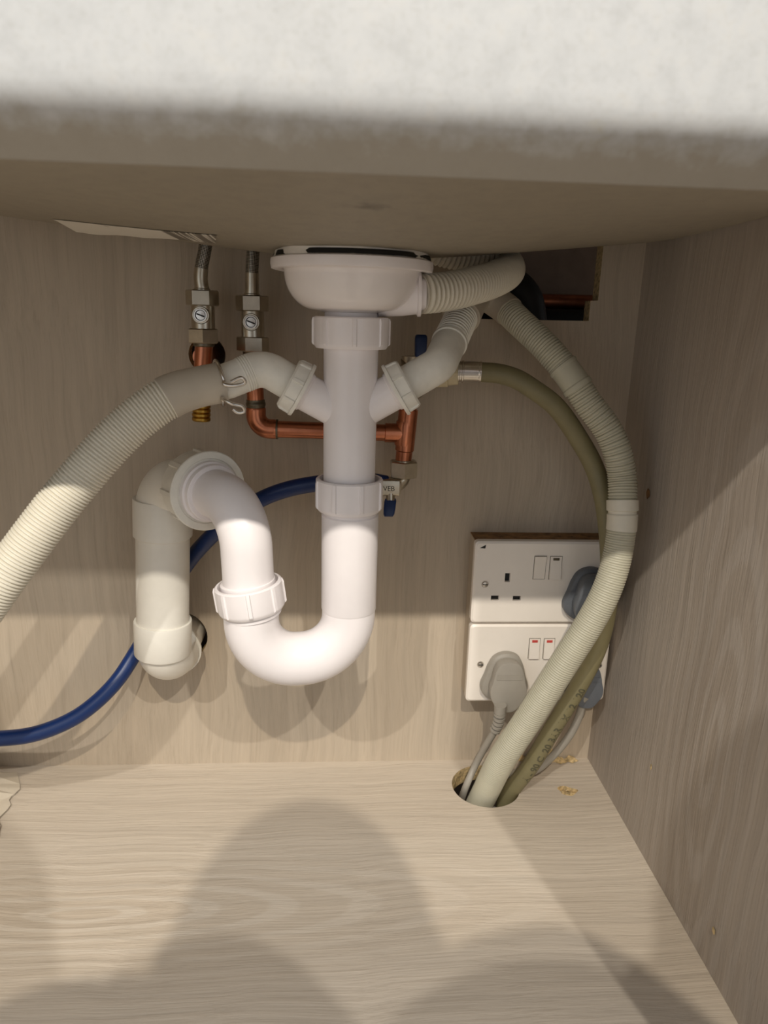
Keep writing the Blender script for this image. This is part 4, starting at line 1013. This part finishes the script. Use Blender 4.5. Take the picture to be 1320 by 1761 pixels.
HX, HY, HZ = -0.016, -0.83, 0.65
nodes = [((0.0, -1.16, 0.02), 0.15), ((0, -1.10, 0.20), 0.14), ((0, -1.02, 0.36), 0.145), ((0, -0.95, 0.455), 0.09), ((HX, -0.885, 0.515), 0.052),
         ((0.16, -0.965, 0.46), 0.062), ((0.205, -0.850, 0.545), 0.045), ((0.14, -0.775, 0.575), 0.037), ((0.075, -0.760, 0.545), 0.029), ((0.052, -0.745, 0.480), 0.026),
         ((-0.16, -0.965, 0.46), 0.062), ((-0.29, -0.850, 0.49), 0.045), ((-0.15, -0.775, 0.540), 0.037), ((-0.075, -0.757, 0.525), 0.029), ((-0.052, -0.745, 0.455), 0.026),
         ((0.11, -1.14, 0.0), 0.095), ((0.15, -0.85, -0.075), 0.065), ((0.15, -1.22, -0.105), 0.045), ((0.15, -1.32, -0.115), 0.035),
         ((-0.11, -1.14, 0.0), 0.095), ((-0.15, -0.85, -0.075), 0.065), ((-0.15, -1.22, -0.105), 0.045), ((-0.15, -1.32, -0.115), 0.035)]
edges = [(0, 1), (1, 2), (2, 3), (3, 4), (3, 5), (5, 6), (6, 7), (7, 8), (8, 9), (3, 10), (10, 11), (11, 12), (12, 13), (13, 14), (0, 15), (15, 16), (16, 17), (17, 18), (0, 19), (19, 20), (20, 21), (21, 22)]
skin_body('body', nodes, edges, 'jumper', pr)
# head with face, ears and hair
def head_mesh(scale, mat, name, parent, hair=False):
    mb = MB(); nu, nv = 36, 28; vs = []
    for j in range(nv + 1):
        th = math.pi * j / nv
        for i in range(nu):
            p_ = 2 * math.pi * i / nu
            x = math.sin(th) * math.cos(p_); y = math.sin(th) * math.sin(p_); z = math.cos(th)
            w_ = 1.0 - 0.28 * max(0, -z) ** 1.5
            X, Y_, Z_ = 0.075 * x * w_, 0.090 * y * (1 - 0.1 * max(0, -z)), 0.108 * z
            if y > 0:   # the face looks towards the cabinet (+y)
                f_ = lambda cx, cz, s: math.exp(-(((X - cx) / s) ** 2 + ((Z_ - cz) / s) ** 2))
                Y_ += 0.022 * f_(0, -0.022, 0.013) + 0.012 * f_(0, -0.008, 0.010) - 0.010 * (f_(0.03, 0.004, 0.015) + f_(-0.03, 0.004, 0.015)) + 0.007 * f_(0, -0.055, 0.018) + 0.010 * f_(0, -0.09, 0.022) - 0.004 * f_(0, -0.057, 0.006)
            if hair: X *= scale; Y_ = Y_ * scale - 0.008; Z_ *= scale
            vs.append((X, Y_, Z_))
    tilt = Matrix.Rotation(-0.30, 3, 'X')
    def tr(q): return tilt @ Vector(q) + Vector((HX, HY, HZ))
    keep = lambda q: (not hair) or q[2] > 0.045 or (q[1] < 0.012 and q[2] > -0.075)
    fs = []
    for j in range(nv):
        for i in range(nu):
            f = (j * nu + i, j * nu + (i + 1) % nu, (j + 1) * nu + (i + 1) % nu, (j + 1) * nu + i)
            if all(keep(vs[k]) for k in f): fs.append(f)
    mb.add([tr(q) for q in vs], fs)
    if not hair:
        for s_ in (-1, 1):
            ear = []
            for k in range(13):
                a = 2 * math.pi * k / 12; ear.append((s_ * (0.072 + 0.006 * math.cos(a)), -0.008 + 0.013 * math.cos(a), -0.008 + 0.028 * math.sin(a)))
            sweep(mb, [tr(q) for q in ear], 0.006, step=0.004, seg=8)
    return obj(name, mb, mat, parent, 60), tr
hd, trh = head_mesh(1.0, 'skin', 'head', pr)
head_mesh(1.05, 'hair', 'hair', hd, True)
for s_ in (-1, 1):
    mb = MB(); c = trh((s_ * 0.030, 0.078, 0.004)); lathe(mb, c - Vector((0, 0.008, 0)), (0, 1, 0), [(0, 0.004), (0.003, 0.010), (0.008, 0.0115), (0.012, 0.009), (0.0145, 0.004), (0.015, 0.0)], 16); obj('eye', mb, 'socket', hd, 60)
for s_, wr_ in ((1, Vector((0.052, -0.745, 0.480))), (-1, Vector((-0.052, -0.745, 0.455)))):
    nd_ = [(wr_, 0.019), (wr_ + Vector((-0.004 * s_, 0.012, -0.012)), (0.015, 0.024)), (wr_ + Vector((-0.004 * s_, 0.018, -0.045)), (0.013, 0.026))]; ed_ = [(0, 1), (1, 2)]
    for k, L_ in enumerate((0.042, 0.050, 0.047, 0.036)):
        b0_ = wr_ + Vector((-0.002 * s_, 0.022, -0.018 - 0.016 * k)); i0 = len(nd_)
        nd_ += [(b0_, 0.009), (b0_ + Vector((-0.005 * s_, L_ * 0.40, 0.001)), 0.0085), (b0_ + Vector((-0.030 * s_ * L_ / 0.05, L_ * 0.42 + 0.002, 0.002)), 0.0075)]
        ed_ += [(1 if k < 2 else 2, i0), (i0, i0 + 1), (i0 + 1, i0 + 2)]
    i0 = len(nd_); nd_ += [(wr_ + Vector((-0.012 * s_, 0.006, -0.012)), 0.010), (wr_ + Vector((-0.028 * s_, 0.012, -0.002)), 0.009), (wr_ + Vector((-0.036 * s_, 0.016, 0.012)), 0.008)]; ed_ += [(1, i0), (i0, i0 + 1), (i0 + 1, i0 + 2)]
    skin_body('hand', nd_, ed_, 'skin', pr)
